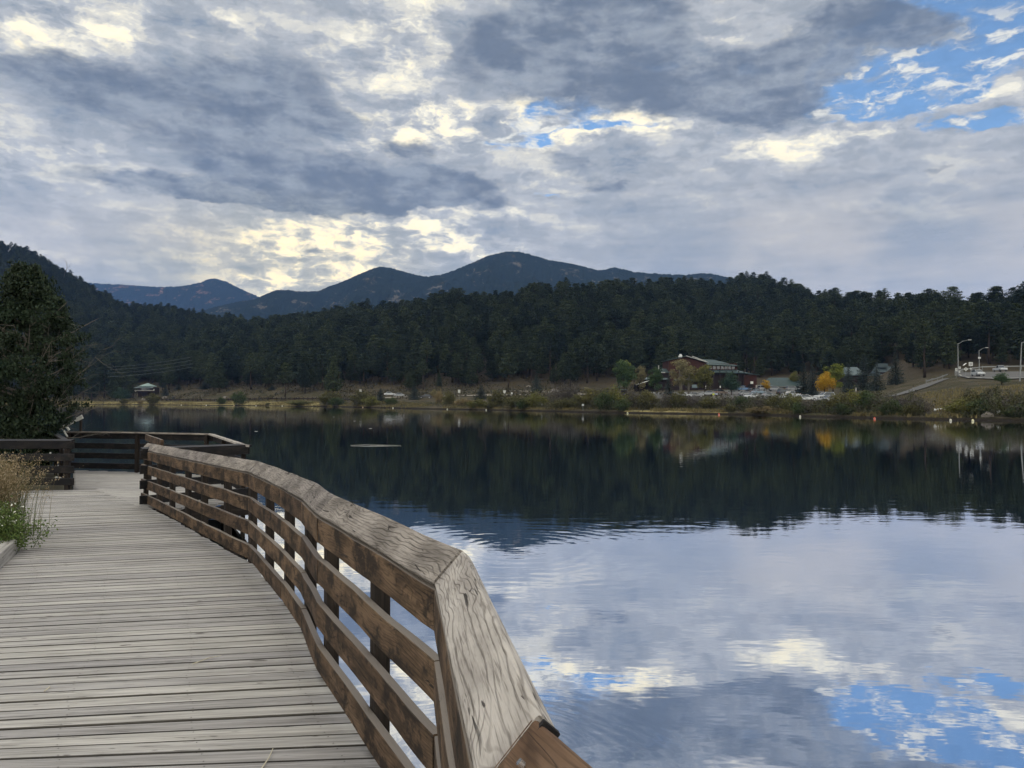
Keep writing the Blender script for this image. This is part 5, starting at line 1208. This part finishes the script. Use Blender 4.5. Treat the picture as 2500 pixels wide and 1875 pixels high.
grey_house(2178, 893, 916, 66, 288, 'wider house with a grey-blue roof and dormer behind the right pair of spruces', True)
def small_house():
    Y = 436.; u0 = 357; p = at(u0, Y); k = Y/F; root = empty('small_house', (p.x, Y, p.z)); tag(root, 'small dark house with a pale green roof and white deck rail, far left shore', 'house')
    Z = lambda v: 2.3+(HZ-v)*k-p.z; Xx = lambda u: (u-u0)*k
    part('wall', M_siding, root, lambda b: b.box((0, 3, Z(948)/2-.6), (Xx(376)-Xx(338), 7, Z(943)+1)))
    part('roof', M_paleroof, root, lambda b: [slab(b, q, .2) for q in ([(Xx(338), -1, Z(943)), (Xx(370), -1, Z(943)), (Xx(356), 3, Z(935)), (Xx(354), 3, Z(935))], [(Xx(370), -1, Z(943)), (Xx(370), 7, Z(943)), (Xx(356), 3.01, Z(935)), (Xx(356), 3, Z(935))], [(Xx(338), 7, Z(943)), (Xx(338), -1, Z(943)), (Xx(354), 3, Z(935)), (Xx(354), 3.01, Z(935))])])
    part('lower_roof', M_greyroof, root, lambda b: slab(b, [(Xx(330), -2, Z(947)), (Xx(376), -2, Z(947)), (Xx(374), .5, Z(944)), (Xx(334), .5, Z(944))], .15))
    part('window', M_glass, root, lambda b: b.box((0, -.55, Z(950)), (5, .1, 1.)))
    part('deck', M_siding, root, lambda b: (b.box((Xx(359), -2, Z(957)), (Xx(382)-Xx(337), 3.2, .25)), [b.box((Xx(u), -3.4, Z(961)), (.25, .25, 2.2)) for u in (340, 352, 366, 380)]))
    part('deck_rail', M_trim, root, lambda b: (b.box((Xx(359), -3.6, Z(953.5)), (Xx(383)-Xx(337), .1, .22)), b.box((Xx(383), -3.6, Z(952)), (.5, .1, 1.)), b.box((Xx(339), -3.6, Z(955)), (.25, .1, .9))))
small_house()
t = empty('kiosk', at(1522, 250)); tag(t, 'small dark notice kiosk with a little roof above the shore thicket', 'kiosk')
part('body', M_siding, t, lambda b: (b.box((-.65, 0, .9), (.12, .9, 1.9)), b.box((.65, 0, .9), (.12, .9, 1.9)), b.box((0, .35, .8), (1.3, .1, 1.5)))); part('roof', M_greyroof, t, lambda b: b.box((0, 0, 1.95), (1.9, 1.3, .16)))

# ---------------------------------------------------------------- cars
def paint(name, c): return simple(name, c, .28, .1, .03, 1, spec=.6)
PAINTS = {'white': paint('white_car_paint', (.46, .48, .50)), 'silver': paint('silver_car_paint', (.24, .255, .27)), 'dark': paint('dark_car_paint', (.03, .033, .04)), 'blue': paint('blue_car_paint', (.10, .19, .34)), 'brown': paint('brown_car_paint', (.22, .17, .14)), 'pale blue': paint('pale_blue_car_paint', (.24, .32, .39)), 'black': paint('black_car_paint', (.012, .012, .015))}
M_tyre = simple('tyre', (.015, .015, .016), .9); M_rim = simple('rim', (.4, .4, .42), .35, .7); M_lampred = simple('tail_lamp', (.30, .015, .01), .3); M_headl = simple('head_lamp', (.7, .7, .68), .2)
def car(loc, rz, color, style, label, name='parked_car', group=None, cat='car'):
    root = empty(name, loc, rz); tag(root, label, cat, group)
    # side profile along x (front = +x), half width in y
    sh = {'sedan': ([(-2.25, .35), (-2.3, .75), (-2.15, .92), (-1.5, .98), (1.0, .92), (2.05, .78), (2.25, .55), (2.22, .32)], [(-1.75, .95), (-1.15, 1.38), (.1, 1.42), (.95, .93)]),
          'suv': ([(-2.25, .4), (-2.3, .9), (-2.22, 1.05), (-1.5, 1.08), (.95, 1.05), (2.1, .95), (2.3, .65), (2.25, .38)], [(-2.15, 1.05), (-1.95, 1.68), (.05, 1.72), (.95, 1.05)]),
          'pickup': ([(-2.7, .45), (-2.75, 1.05), (-.75, 1.08), (1.3, 1.10), (2.55, 1.02), (2.75, .7), (2.7, .42)], [(-.75, 1.06), (-.55, 1.75), (.7, 1.78), (1.35, 1.08)])}[style]
    def extr(b, pr, w0, w1=None):
        n = len(pr); w1 = w1 or w0; zs_ = [z for _, z in pr]; z0, z1 = min(zs_), max(zs_)
        W = [w0+(w1-w0)*(z-z0)/(z1-z0) for _, z in pr]
        b.add([(x, -W[i], z) for i, (x, z) in enumerate(pr)]+[(x, W[i], z) for i, (x, z) in enumerate(pr)], [tuple(range(n)), tuple(reversed(range(n, 2*n)))]+[(i, n+i, n+(i+1) % n, (i+1) % n) for i in range(n)])
    bo = part('body', PAINTS[color], root, lambda b: extr(b, sh[0], .92, .86))
    m_ = bo.modifiers.new('bevel', 'BEVEL'); m_.width = .07; m_.segments = 2
    cab = part('windows', M_glass, root, lambda b: extr(b, sh[1], .84, .66))
    c = sh[1]; part('cab_roof', PAINTS[color], root, lambda b: (b.box(((c[1][0]+c[2][0])/2, 0, c[1][1]+.03), (c[2][0]-c[1][0]+.1, 1.34, .07)), [b.plank((c[i][0], s*(.85 if i in (0, 3) else .67), c[i][1]), (c[j][0], s*(.67 if j in (1, 2) else .85), c[j][1]), (1, 0, 0), .09, .03) for i, j in ((0, 1), (3, 2)) for s in (-1, 1)]))
    xw = (1.4, -1.4) if style != 'pickup' else (1.75, -1.7)
    for x in xw:
        for s in (-1, 1):
            w = part('wheel', M_tyre, root, lambda b: b.tube([(x, s*.72, .34), (x, s*.93, .34)], .34, 14)); part('rim', M_rim, w, lambda b: b.tube([(x, s*.935, .34), (x, s*.945, .34)], .20, 10))
    xf, xb = sh[0][-2][0], sh[0][1][0]
    for s in (-1, 1):
        part('headlight', M_headl, root, lambda b: b.box((xf+.0, s*.66, sh[0][-2][1]+.05), (.08, .34, .13))); part('tail_light', M_lampred, root, lambda b: b.box((xb+.03, s*.72, sh[0][1][1]), (.1, .2, .18)))
    return root
CARS = [  # u, v of the wheels, heading (deg, 0 = front to the right), colour, style, label
 (1815, 956, 150, 'blue', 'pickup', 'blue and white pickup at the upper left corner of the car park'), (1833, 959, 100, 'dark', 'sedan', 'dark car beside the blue pickup under the lodge arch'), (1822, 968, 10, 'silver', 'sedan', 'silver car at the left end of the front row in the car park'),
 (1835, 974, 200, 'white', 'sedan', 'bright white car nearest the water on the left of the car park'), (1852, 964, 20, 'pale blue', 'sedan', 'pale blue car in the middle of the left group of parked cars'), (1856, 955, 95, 'white', 'suv', 'white vehicle just left of the small golden tree'), (1843, 961, 95, 'brown', 'suv', 'brownish vehicle between the pale blue and dark cars'),
 (1893, 956, 5, 'silver', 'suv', 'grey van-like car right of the small golden tree, side on'), (1906, 962, 70, 'white', 'suv', 'white car facing the lake behind the two white pickups'), (1936, 956, 5, 'silver', 'suv', 'silver car in front of the right end of the green-roofed hall'), (1917, 967, 15, 'dark', 'suv', 'dark car just behind the two white pickups'),
 (1931, 972, 205, 'white', 'pickup', 'upper one of the two white pickups parked askew'), (1922, 979, 205, 'white', 'pickup', 'lower one of the two white pickups, closest to the water'), (1876, 972, 25, 'silver', 'sedan', 'silver car half hidden by the bushes left of the white pickups'), (1952, 964, 90, 'dark', 'sedan', 'dark car at the foot of the spruce pair'),
 (1969, 981, 0, 'white', 'sedan', 'low white car behind the bushes left of the golden yellow tree'), (2013, 977, 190, 'white', 'suv', 'white car beneath the golden yellow tree'), (2022, 984, 195, 'silver', 'sedan', 'silver car low in the bushes right under the golden tree'),
 (1668, 971, 0, 'white', 'sedan', 'white car side on in front of the lodge, left one'), (1698, 971, 0, 'silver', 'sedan', 'silver car side on in front of the lodge, right of the white one'), (1727, 967, 180, 'silver', 'sedan', 'silver car just left of the person in yellow'), (1759, 965, 30, 'brown', 'suv', 'brownish car right of the person in yellow'), (1640, 971, 0, 'brown', 'sedan', 'low brown car at the far left in front of the lodge'),
 (1039, 974, 180, 'black', 'sedan', 'black car driving on the shore road in front of the pines'), (978, 970, 0, 'silver', 'sedan', 'silver car parked on the shore road left of the black car'), (952, 967, 10, 'white', 'sedan', 'pale car half hidden by the squat dark evergreen on the shore road')]
for (u, v, hd, c, st, lab) in CARS:
    p = on_ground(u, v, 150, 330); car(p+Vector((0, 0, .16)), R(hd), c, st, lab, 'parked_car' if 'driving' not in lab else 'car')
p = at(2388, 200); car(p+Vector((0, 0, .3)), R(-100), 'white', 'suv', 'white car with a dark front driving towards the viewer on the highway', 'car')
p = at(2442, 222); car(p+Vector((0, 0, .3)), R(-100), 'white', 'pickup', 'white pickup farther along the highway, partly behind the leaning tree', 'pickup_truck', cat='pickup')

# ---------------------------------------------------------------- lamps, signs, guardrails, poles
M_pole = simple('grey_pole', (.24, .25, .25), .5, .3, .08, 1); M_sign = simple('sign_white', (.55, .56, .54), .6, 0, .08, 2); M_signy = simple('sign_yellow', (.50, .40, .12), .6, 0, .08, 2); M_signblk = simple('sign_black', (.03, .03, .03), .6); M_timber = simple('pole_timber', (.10, .085, .07), .9, 0, .2, 1)
def lamp(u, y, vtop, label, arm, dz, sign=None, lean=0.):
    p = at(u, y); h = 2.3+(HZ-vtop)/F*y-p.z; t = empty('street_lamp', p); tag(t, label, 'street lamp')
    top = Vector((lean, 0, h)); part('pole', M_pole, t, lambda b: b.tube([(0, 0, -.5), top*.5, top], [.15, .12, .085], 8))
    e = top+Vector((arm, 0, dz)); part('arm', M_pole, t, lambda b: b.tube([top-Vector((0, 0, .15)), top.lerp(e, .5)+Vector((0, 0, .16)), e], [.07, .06, .05], 6))
    part('lamp_head', M_sign, t, lambda b: b.box((e.x+.35*(1 if arm > 0 else -1), e.y, e.z), (.85, .34, .16)))
    if sign: part('small_sign', M_sign, t, lambda b: b.box((0, -.16, 2.3+(HZ-sign)/F*y-p.z), (.85, .05, .5)))
    return t
lamp(2340, 212, 838.5, 'grey street lamp with a long arm at the left end of the highway', 2.9, 1.0)
lamp(2391.5, 238, 855.5, 'grey street lamp with a curved arm and a small sign, middle one on the highway', 2.0, .85, 873.5)
lamp(2490, 160, 836, 'tall pale street lamp leaning slightly at the right edge of the picture', 2.2, .5, lean=.5)
def post_sign(u, y, vtop, w, h, shape, label, mat=None, mark=None, cat='road sign', extra=None):
    p = at(u, y); zt = 2.3+(HZ-vtop)/F*y-p.z; t = empty('road_sign', p); tag(t, label, cat); c = zt-h/2
    part('post', M_pole, t, lambda b: b.tube([(0, 0, -.3), (0, 0, zt-.1)], .045, 6))
    def f(b):
        if shape == 'diamond': pr = [(0, -h/2), (w/2, 0), (0, h/2), (-w/2, 0)]
        else: pr = [(-w/2, -h/2), (w/2, -h/2), (w/2, h/2), (-w/2, h/2)]
        b.add([(x, -.10, c+z) for x, z in pr]+[(x, -.06, c+z) for x, z in pr], [(0, 1, 2, 3), (7, 6, 5, 4), (0, 4, 5, 1), (1, 5, 6, 2), (2, 6, 7, 3), (3, 7, 4, 0)])
    pl = part('panel', mat or M_sign, t, f)
    if mark: part('marking', M_signblk, pl, lambda b: mark(b, c))
    if extra: extra(t, p, y)
    return t
def mk_arrow(b, c): b.box((0, -.112, c-.05), (.10, .01, .42)); b.plank((0, -.112, c+.2), (.14, -.112, c+.04), (0, 1, 0), .01, .08); b.plank((0, -.112, c+.2), (-.14, -.112, c+.04), (0, 1, 0), .01, .08)
def mk_lines(b, c): [b.box((0, -.112, c+dz), (.62, .01, .09)) for dz in (.22, 0, -.2)]
def mk_two(b, c): [b.box((0, -.112, c+dz), (.3, .01, .07)) for dz in (.12, -.05)]
post_sign(2335, 206, 899, .58, .68, 'sq', 'small white sign left of the first street lamp on the highway', mark=mk_two)
post_sign(2343.5, 207, 895, .58, .60, 'sq', 'small white sign close right of the first street lamp, upper one', mark=mk_two, extra=lambda t, p, y: part('lower_panel', M_sign, t, lambda b: b.box((-.1, -.08, 2.3+(HZ-907.5)/F*y-p.z), (.4, .04, .6))))
post_sign(2358.4, 205, 896.3, 1.25, 1.05, 'diamond', 'diamond-shaped sign with a dark arrow between two street lamps', mark=mk_arrow, extra=lambda t, p, y: part('solar_panel', M_vent, t, lambda b: b.box((-.3, -.05, 2.3+(HZ-889.5)/F*y-p.z), (.95, .5, .1), ry=R(-38))))
post_sign(2370.5, 210, 884, 1.1, 1.05, 'sq', 'large square white sign with dark lines beside the highway', mark=mk_lines, extra=lambda t, p, y: part('round_plate', M_sign, t, lambda b: b.box((.02, -.08, 2.3+(HZ-900.5)/F*y-p.z), (.5, .04, .36))))
post_sign(880, 262, 951, .7, .8, 'sq', 'white sign at the edge of the wood left of the roadside clearing'); post_sign(1121, 255, 951.5, .75, 1.0, 'sq', 'white road sign in front of the pines, between the black car and the round juniper')
post_sign(1231.5, 250, 953, .85, .95, 'sq', 'larger white sign of the pair near the foot path'); post_sign(1249.5, 236, 958, .5, .55, 'sq', 'smaller white sign of the pair near the foot path'); post_sign(1442.5, 236, 957.5, .75, .55, 'sq', 'yellow sign above the grey thicket', mat=M_signy)
post_sign(2443, 128, 965.5, .5, .55, 'sq', 'small pale blue-white sign on the right grass slope', mat=M_vent); post_sign(2367.5, 122, 969.5, .18, .55, 'sq', 'thin pale marker post on the grass slope above the olive bush', mat=M_gravel)
post_sign(2229, 176, 941, .25, .3, 'sq', 'thin dark delineator standing on the sloping road', mat=M_signblk); post_sign(1946, 215, 965, .3, .5, 'sq', 'small pale post behind the white pickups')
post_sign(1423, 150, 986.5, .4, .35, 'sq', 'little white plate at the waterline in the thicket'); post_sign(1322.5, 168, 984, .42, .45, 'sq', 'little white plate by the shore left of the grey bushes')
post_sign(1597, 236, 957, .28, 1.6, 'sq', 'slim pale pillar in front of the open shelter', mat=M_trim)
def guardrail(name_lab, pts, h=.75):
    t = empty('guardrail', pts[0]); tag(t, name_lab, 'guardrail'); q = [Vector(p)-Vector(pts[0]) for p in pts]
    part('rail', M_pole, t, lambda b: [b.plank(q[i]+zz*(h+.1), q[i+1]+zz*(h+.1), zz, .32, .07) for i in range(len(q)-1)])
    for i in range(len(q)-1):
        L = (q[i+1]-q[i]).length; n = max(1, int(L/4))
        for j in range(n): a = q[i].lerp(q[i+1], j/n); part('post', M_pole, t, lambda b: b.box((a.x, a.y+.1, a.z+h*.4), (.14, .14, h+1.)))
guardrail('long pale guardrail along the far side of the highway', [G(2333, 216)+zz*.2, G(2352, 240)+zz*.2, G(2400, 243)+zz*.2, G(2460, 243)+zz*.2, G(2600, 243)])
guardrail('short pale guardrail at the top of the sloping road', [G(2262, 202)+zz*.1, G(2290, 208)+zz*.1, G(2314, 214)+zz*.2], .4)
def utility(u, y, vtop, label, n=2):
    p = at(u, y); h = 2.3+(HZ-vtop)/F*y-p.z; t = empty('utility_pole', p); tag(t, label, 'utility pole'); part('pole', M_timber, t, lambda b: b.tube([(0, 0, -1), (0, 0, h)], [.2, .13], 8))
    part('crossarm', M_timber, t, lambda b: b.box((0, -.15, h-.5), (2.4, .12, .14)))
    for x in (-1, 0, 1): part('insulator', M_sign, t, lambda b: b.tube([(x, -.15, h-.42), (x, -.15, h-.15)], .07, 6))
    return Vector((p.x, p.y, p.z+h-.3))
ua = utility(2409, 262, 824, 'timber utility pole with a crossarm behind the middle street lamp')
M_wire = simple('wire', (.11, .125, .13), .5, .2)
def wire(a, c, sag, label, r=.035, group=None):
    a, c = Vector(a), Vector(c); P = [a.lerp(c, f)-zz*sag*4*f*(1-f) for f in np.linspace(0, 1, 13)]
    b = MB(); b.tube(P, r, 4); o = b.build('power_line', M_wire); tag(o, label, 'wire', group)
for i, (v0, v1) in enumerate(((895.5, 872), (902, 880), (910, 889), (919, 897))):
    wire(px(262, v0+1, 395), px(470, v1-1, 372), .8, ('topmost', 'second', 'third', 'lowest')[i]+' of the four wires above the small house on the far left shore', .05)
wire(ua+Vector((.9, 0, .1)), px(2500, 846, 255), .5, 'wire running right from the timber utility pole', .04); wire(px(2250, 801, 300), px(2345, 803, 300), .6, 'upper faint wire across the forest left of the street lamps', .04); wire(px(2255, 813, 300), px(2340, 815, 300), .6, 'lower faint wire across the forest left of the street lamps', .04)
wire(px(2385, 814, 290), px(2470, 817, 290), .4, 'pale wire above the timber utility pole', .045)

# ---------------------------------------------------------------- shore details
def low_fence(u0, u1, off, label, n=26):
    P = []
    for u in np.linspace(u0, u1, n): y = float(prof((u-CU)/F)[0])+off; P.append(at(u, y))
    t = empty('low_fence', P[0]); tag(t, label, 'fence'); q = [p-P[0] for p in P]
    part('rail', M_siding, t, lambda b: [b.plank(q[i]+zz*.55, q[i+1]+zz*.55, zz, .5, .12) for i in range(len(q)-1)])
    for v in q: part('post', M_siding, t, lambda b: b.box((v.x, v.y, .45+v.z), (.3, .3, 1.5)))
low_fence(395, 860, 27, 'long low dark fence behind the yellow grass strip', 44)
BU = [(886, 999.5, 'orange-white', 'left of the brighter pair'), (959.5, 999.8, 'white', 'bright one below the silver car'), (1092, 1003, 'white', 'faint one right of the black car'), (1187, 1004.6, 'white', 'below the round juniper'), (1532, 1011.4, 'yellow', 'before the open grass bank'), (1755, 1013, 'red', 'before the low bank of golden reeds'),
      (1953, 1018.8, 'white', 'brightest one, below the golden tree'), (2134.6, 1022.5, 'red', 'below the blue spruces'), (2374, 1027.5, 'pale yellow', 'below the big waterside bush'), (442.5, 989.5, 'white', 'far left, nearest the small house'), (503.6, 991, 'white', 'far left, second from the small house'), (571.5, 992, 'orange-white', 'far left, before the dense green bush'), (625, 993, 'white', 'between the dense green bush and the grass strip middle'), (689, 994.5, 'white', 'middle of the yellow grass strip'), (2320, 1026.4, 'white', 'small one left of the big waterside bush')]
M_bu = {'white': simple('buoy_white', (.6, .58, .48), .5), 'orange-white': simple('buoy_orange', (.62, .42, .25), .5), 'red': simple('buoy_red', (.60, .10, .05), .5), 'yellow': simple('buoy_yellow', (.6, .6, .35), .5), 'pale yellow': simple('buoy_pale', (.72, .68, .42), .5)}
for (u, v, c, tail) in BU:
    y = float(prof((u-CU)/F)[0])-4.5; s = .6+.0008*max(0, y-90); t = empty('buoy', ((u-CU)/F*y, y, 0), 0, s); tag(t, c+' buoy near the far shore, '+tail, 'buoy')
    part('float', M_bu[c], t, lambda b: b.tube([(0, 0, -.1), (0, 0, 0), (0, 0, .18), (0, 0, .32), (0, 0, .4)], [.1, .2, .21, .14, .05], 10)); part('band', M_sign, t, lambda b: b.tube([(0, 0, .07), (0, 0, .13)], .215, 10))
y = 39.; t = empty('floating_streak', ((919-CU)/F*y, y, .015)); tag(t, 'long thin pale streak on the water in the middle of the lake', 'branch'); part('stem', M_white, t, lambda b: b.tube([(-1.3, 0, 0), (-.6, .05, .02), (.1, -.03, .01), (1.25, .04, 0)], [.004, .009, .010, .003], 6)); part('twig', M_white, t, lambda b: b.tube([(-.3, 0, .01), (.1, .08, .012), (.35, .1, .008)], [.006, .004, .003], 5))  # bright streak on the water, built as thin pale rods
for i, (u, v) in enumerate(((815, 1018), (866, 1028), (626, 1053), (905, 1046))):
    y = 2.3*F/(v-HZ); o = part('floating_leaves', M_white, None, lambda b: b.tube([(-.13, 0, .002), (0, .02, .006), (.13, 0, .002)], [.004, .010, .004], 5)); o.location = ((u-CU)/F*y, y, 0); tag(o, ('pale floating scrap far out below the yellow grass strip, upper left one', 'pale floating scrap just below and right of another, far out on the dark water', 'tiny pale fleck on the water right of the viewing platform', 'pale fleck on the dark water above the long pale streak')[i], 'debris')
for (u, v, w, lab) in ((2299, 1003, 40, 'long white log lying on the bank between the grey bush and the olive bush'),):
    p = on_ground(u, v, 88, 140); hw = w/F*p.y/2; t = part('white_log', M_vent, None, lambda b: b.tube([(-hw, 0, .1), (0, .1, .14), (hw, 0, .1)], [.16, .18, .13], 8)); t.location = p; tag(t, lab, 'log')
p = on_ground(2438, 1010, 84, 130); t = part('white_boulder', M_vent, None, lambda b: b.tube([(-.3, 0, .05), (-.18, 0, .16), (.1, 0, .2), (.3, 0, .08)], [.05, .16, .18, .06], 8)); t.location = p; tag(t, 'bright white rock near the water at the right', 'rock')
M_rock = simple('grey_rock', (.20, .18, .16), .95, 0, .3, 2)
def rock(u, v, s, lab, lo=100, hi=420):
    p = on_ground(u, v, lo, hi); g = random.Random(int(u)); vs = []; fs = []; n, m = 8, 5
    for j in range(m+1):
        for i in range(n):
            a = 6.283*i/n; ph = math.pi*j/m; r = s*(.8+.4*g.random()); vs.append((r*math.sin(ph)*math.cos(a), r*math.sin(ph)*math.sin(a)*.8, r*math.cos(ph)*.6+.2*s))
    for j in range(m):
        for i in range(n): fs.append((j*n+i, (j+1)*n+i, (j+1)*n+(i+1) % n, j*n+(i+1) % n))
    b = MB(); b.add(vs, fs); o = b.build('boulder', M_rock); o.location = p; tag(o, lab, 'rock')
rock(550, 974, 1.6, 'grey boulder by the low fence left of the dense green bush'); rock(402, 973, 1.5, 'pale boulder at the left start of the low dark fence'); rock(350, 967, 1.2, 'whitish rock below the small house'); rock(1310, 952, 1.4, 'left grey boulder on the bank beside the foot path'); rock(1352, 957, 1.5, 'right grey boulder on the bank beside the foot path'); rock(1290, 947, 1.3, 'upper grey boulder above the foot path')
rock(1900, 1000, .5, 'dark stone on the bank below the white pickups', 90, 200); rock(2410, 1019, .7, 'low stone at the waterline left of the white rock', 84, 130)

# ---------------------------------------------------------------- people
def person(u, v, h, rz, coat, trousers, hairm, skinm, label, hat=None, walk=.12):
    p = on_ground(u, v, 110, 260); root = empty('person', p+Vector((0, 0, .12)), rz, h/1.75); tag(root, label, 'person')
    J = {'pel': (0, 0, .95), 'che': (0, .01, 1.28), 'neck': (0, 0, 1.48), 'head': (0, -.02, 1.62), 'top': (0, 0, 1.74),
         'sl': (.19, 0, 1.42), 'el': (.27, .02, 1.14), 'hl': (.26, -.12, .90), 'sr': (-.19, 0, 1.42), 'er': (-.27, .03, 1.14), 'hr': (-.24, -.12, .92),
         'pl': (.09, 0, .92), 'kl': (.10, -walk*.7, .50), 'fl': (.10, walk*.4, .08), 'tl': (.10, walk*.4-.16, .03), 'pr': (-.09, 0, .92), 'kr': (-.10, walk*.4, .50), 'fr': (-.10, -walk, .08), 'tr': (-.10, -walk-.16, .03)}
    rad = {'pel': .15, 'che': .165, 'neck': .06, 'head': .098, 'top': .07, 'sl': .075, 'el': .05, 'hl': .04, 'sr': .075, 'er': .05, 'hr': .04, 'pl': .095, 'kl': .065, 'fl': .05, 'tl': .035, 'pr': .095, 'kr': .065, 'fr': .05, 'tr': .035}
    ed = [('pel', 'che'), ('che', 'neck'), ('neck', 'head'), ('head', 'top'), ('che', 'sl'), ('sl', 'el'), ('el', 'hl'), ('che', 'sr'), ('sr', 'er'), ('er', 'hr'), ('pel', 'pl'), ('pl', 'kl'), ('kl', 'fl'), ('fl', 'tl'), ('pel', 'pr'), ('pr', 'kr'), ('kr', 'fr'), ('fr', 'tr')]
    nm = list(J); me = bpy.data.meshes.new('body'); me.from_pydata([J[k] for k in nm], [(nm.index(a), nm.index(b_)) for a, b_ in ed], []); o = mkobj('body', me, root, skinm)
    def skin(o, keys, grow):
        o.modifiers.new('skin', 'SKIN'); sv = o.data.skin_vertices if len(o.data.skin_vertices) else None
        if not o.data.skin_vertices:
            bpy.context.view_layer.objects.active = o; 
        for i, k in enumerate(keys):
            o.data.skin_vertices[0].data[i].radius = (rad[k]+grow, (rad[k]+grow)*(.8 if k in ('pel', 'che') else 1)); o.data.skin_vertices[0].data[i].use_root = (i == 0)
        s_ = o.modifiers.new('sub', 'SUBSURF'); s_.levels = 1; s_.render_levels = 1
    skin(o, nm, 0)
    for (nme, keys, ee, m_, gr) in (('jacket', ['pel', 'che', 'sl', 'el', 'sr', 'er'], [(0, 1), (1, 2), (2, 3), (1, 4), (4, 5)], coat, .035), ('trousers', ['pel', 'pl', 'kl', 'fl', 'pr', 'kr', 'fr'], [(0, 1), (1, 2), (2, 3), (0, 4), (4, 5), (5, 6)], trousers, .018)):
        m2 = bpy.data.meshes.new(nme); m2.from_pydata([J[k] for k in keys], ee, []); q = mkobj(nme, m2, root, m_); skin(q, keys, gr)
    part('hair' if not hat else 'hat', hat or hairm, root, lambda b: b.tube([(0, .01, 1.64), (0, .015, 1.72), (0, .01, 1.77)] if not hat else [(0, 0, 1.70), (0, 0, 1.715), (0, 0, 1.72), (0, 0, 1.82)], [.105, .10, .05] if not hat else [.2, .2, .11, .09], 10))
M_hiviz = simple('yellow_jacket', (.50, .62, .05), .7); M_bluej = simple('pale_blue_jacket', (.35, .45, .60), .8); M_blackc = simple('black_cloth', (.02, .02, .025), .9); M_whitec = simple('white_cloth', (.7, .7, .7), .9); M_skin = simple('skin', (.40, .25, .18), .6); M_hair = simple('hair', (.05, .035, .025), .8); M_jeans = simple('pale_trousers', (.30, .30, .30), .9)
person(1742, 975, 1.78, R(20), M_hiviz, M_jeans, M_hair, M_skin, 'person in a bright yellow jacket standing in front of the lodge')
person(1749.5, 974, 1.72, R(-15), M_bluej, M_blackc, M_hair, M_skin, 'person in a pale blue top and dark trousers beside the one in yellow')
person(2090, 966, 1.8, R(60), M_whitec, M_jeans, M_hair, M_skin, 'person in white with a pale hat behind the bushes by the spruces', hat=M_whitec)
person(1351, 968, 1.7, R(90), M_whitec, M_blackc, M_hair, M_skin, 'person in a white top walking on the path behind the grey bushes')
# bare snag on the skyline of the left hill
t = empty('dead_snag', (lambda q: q)(at(150, 1040))); tag(t, 'bare curved dead snag standing on the skyline of the left hill', 'dead tree')
part('trunk', M_palebark, t, lambda b: (b.tube([(0, 0, 0), (3, 0, 12), (5.5, 0, 17), (5.0, 0, 24), (1, 0, 30), (-4, 0, 33)], [.5, .4, .3, .25, .16, .08], 5), b.tube([(5.5, 0, 17), (9, 0, 20), (10, 0, 24)], [.22, .14, .06], 4), b.tube([(5.2, 0, 17), (8, 0, 15), (12, 0, 15)], [.2, .1, .06], 4)))
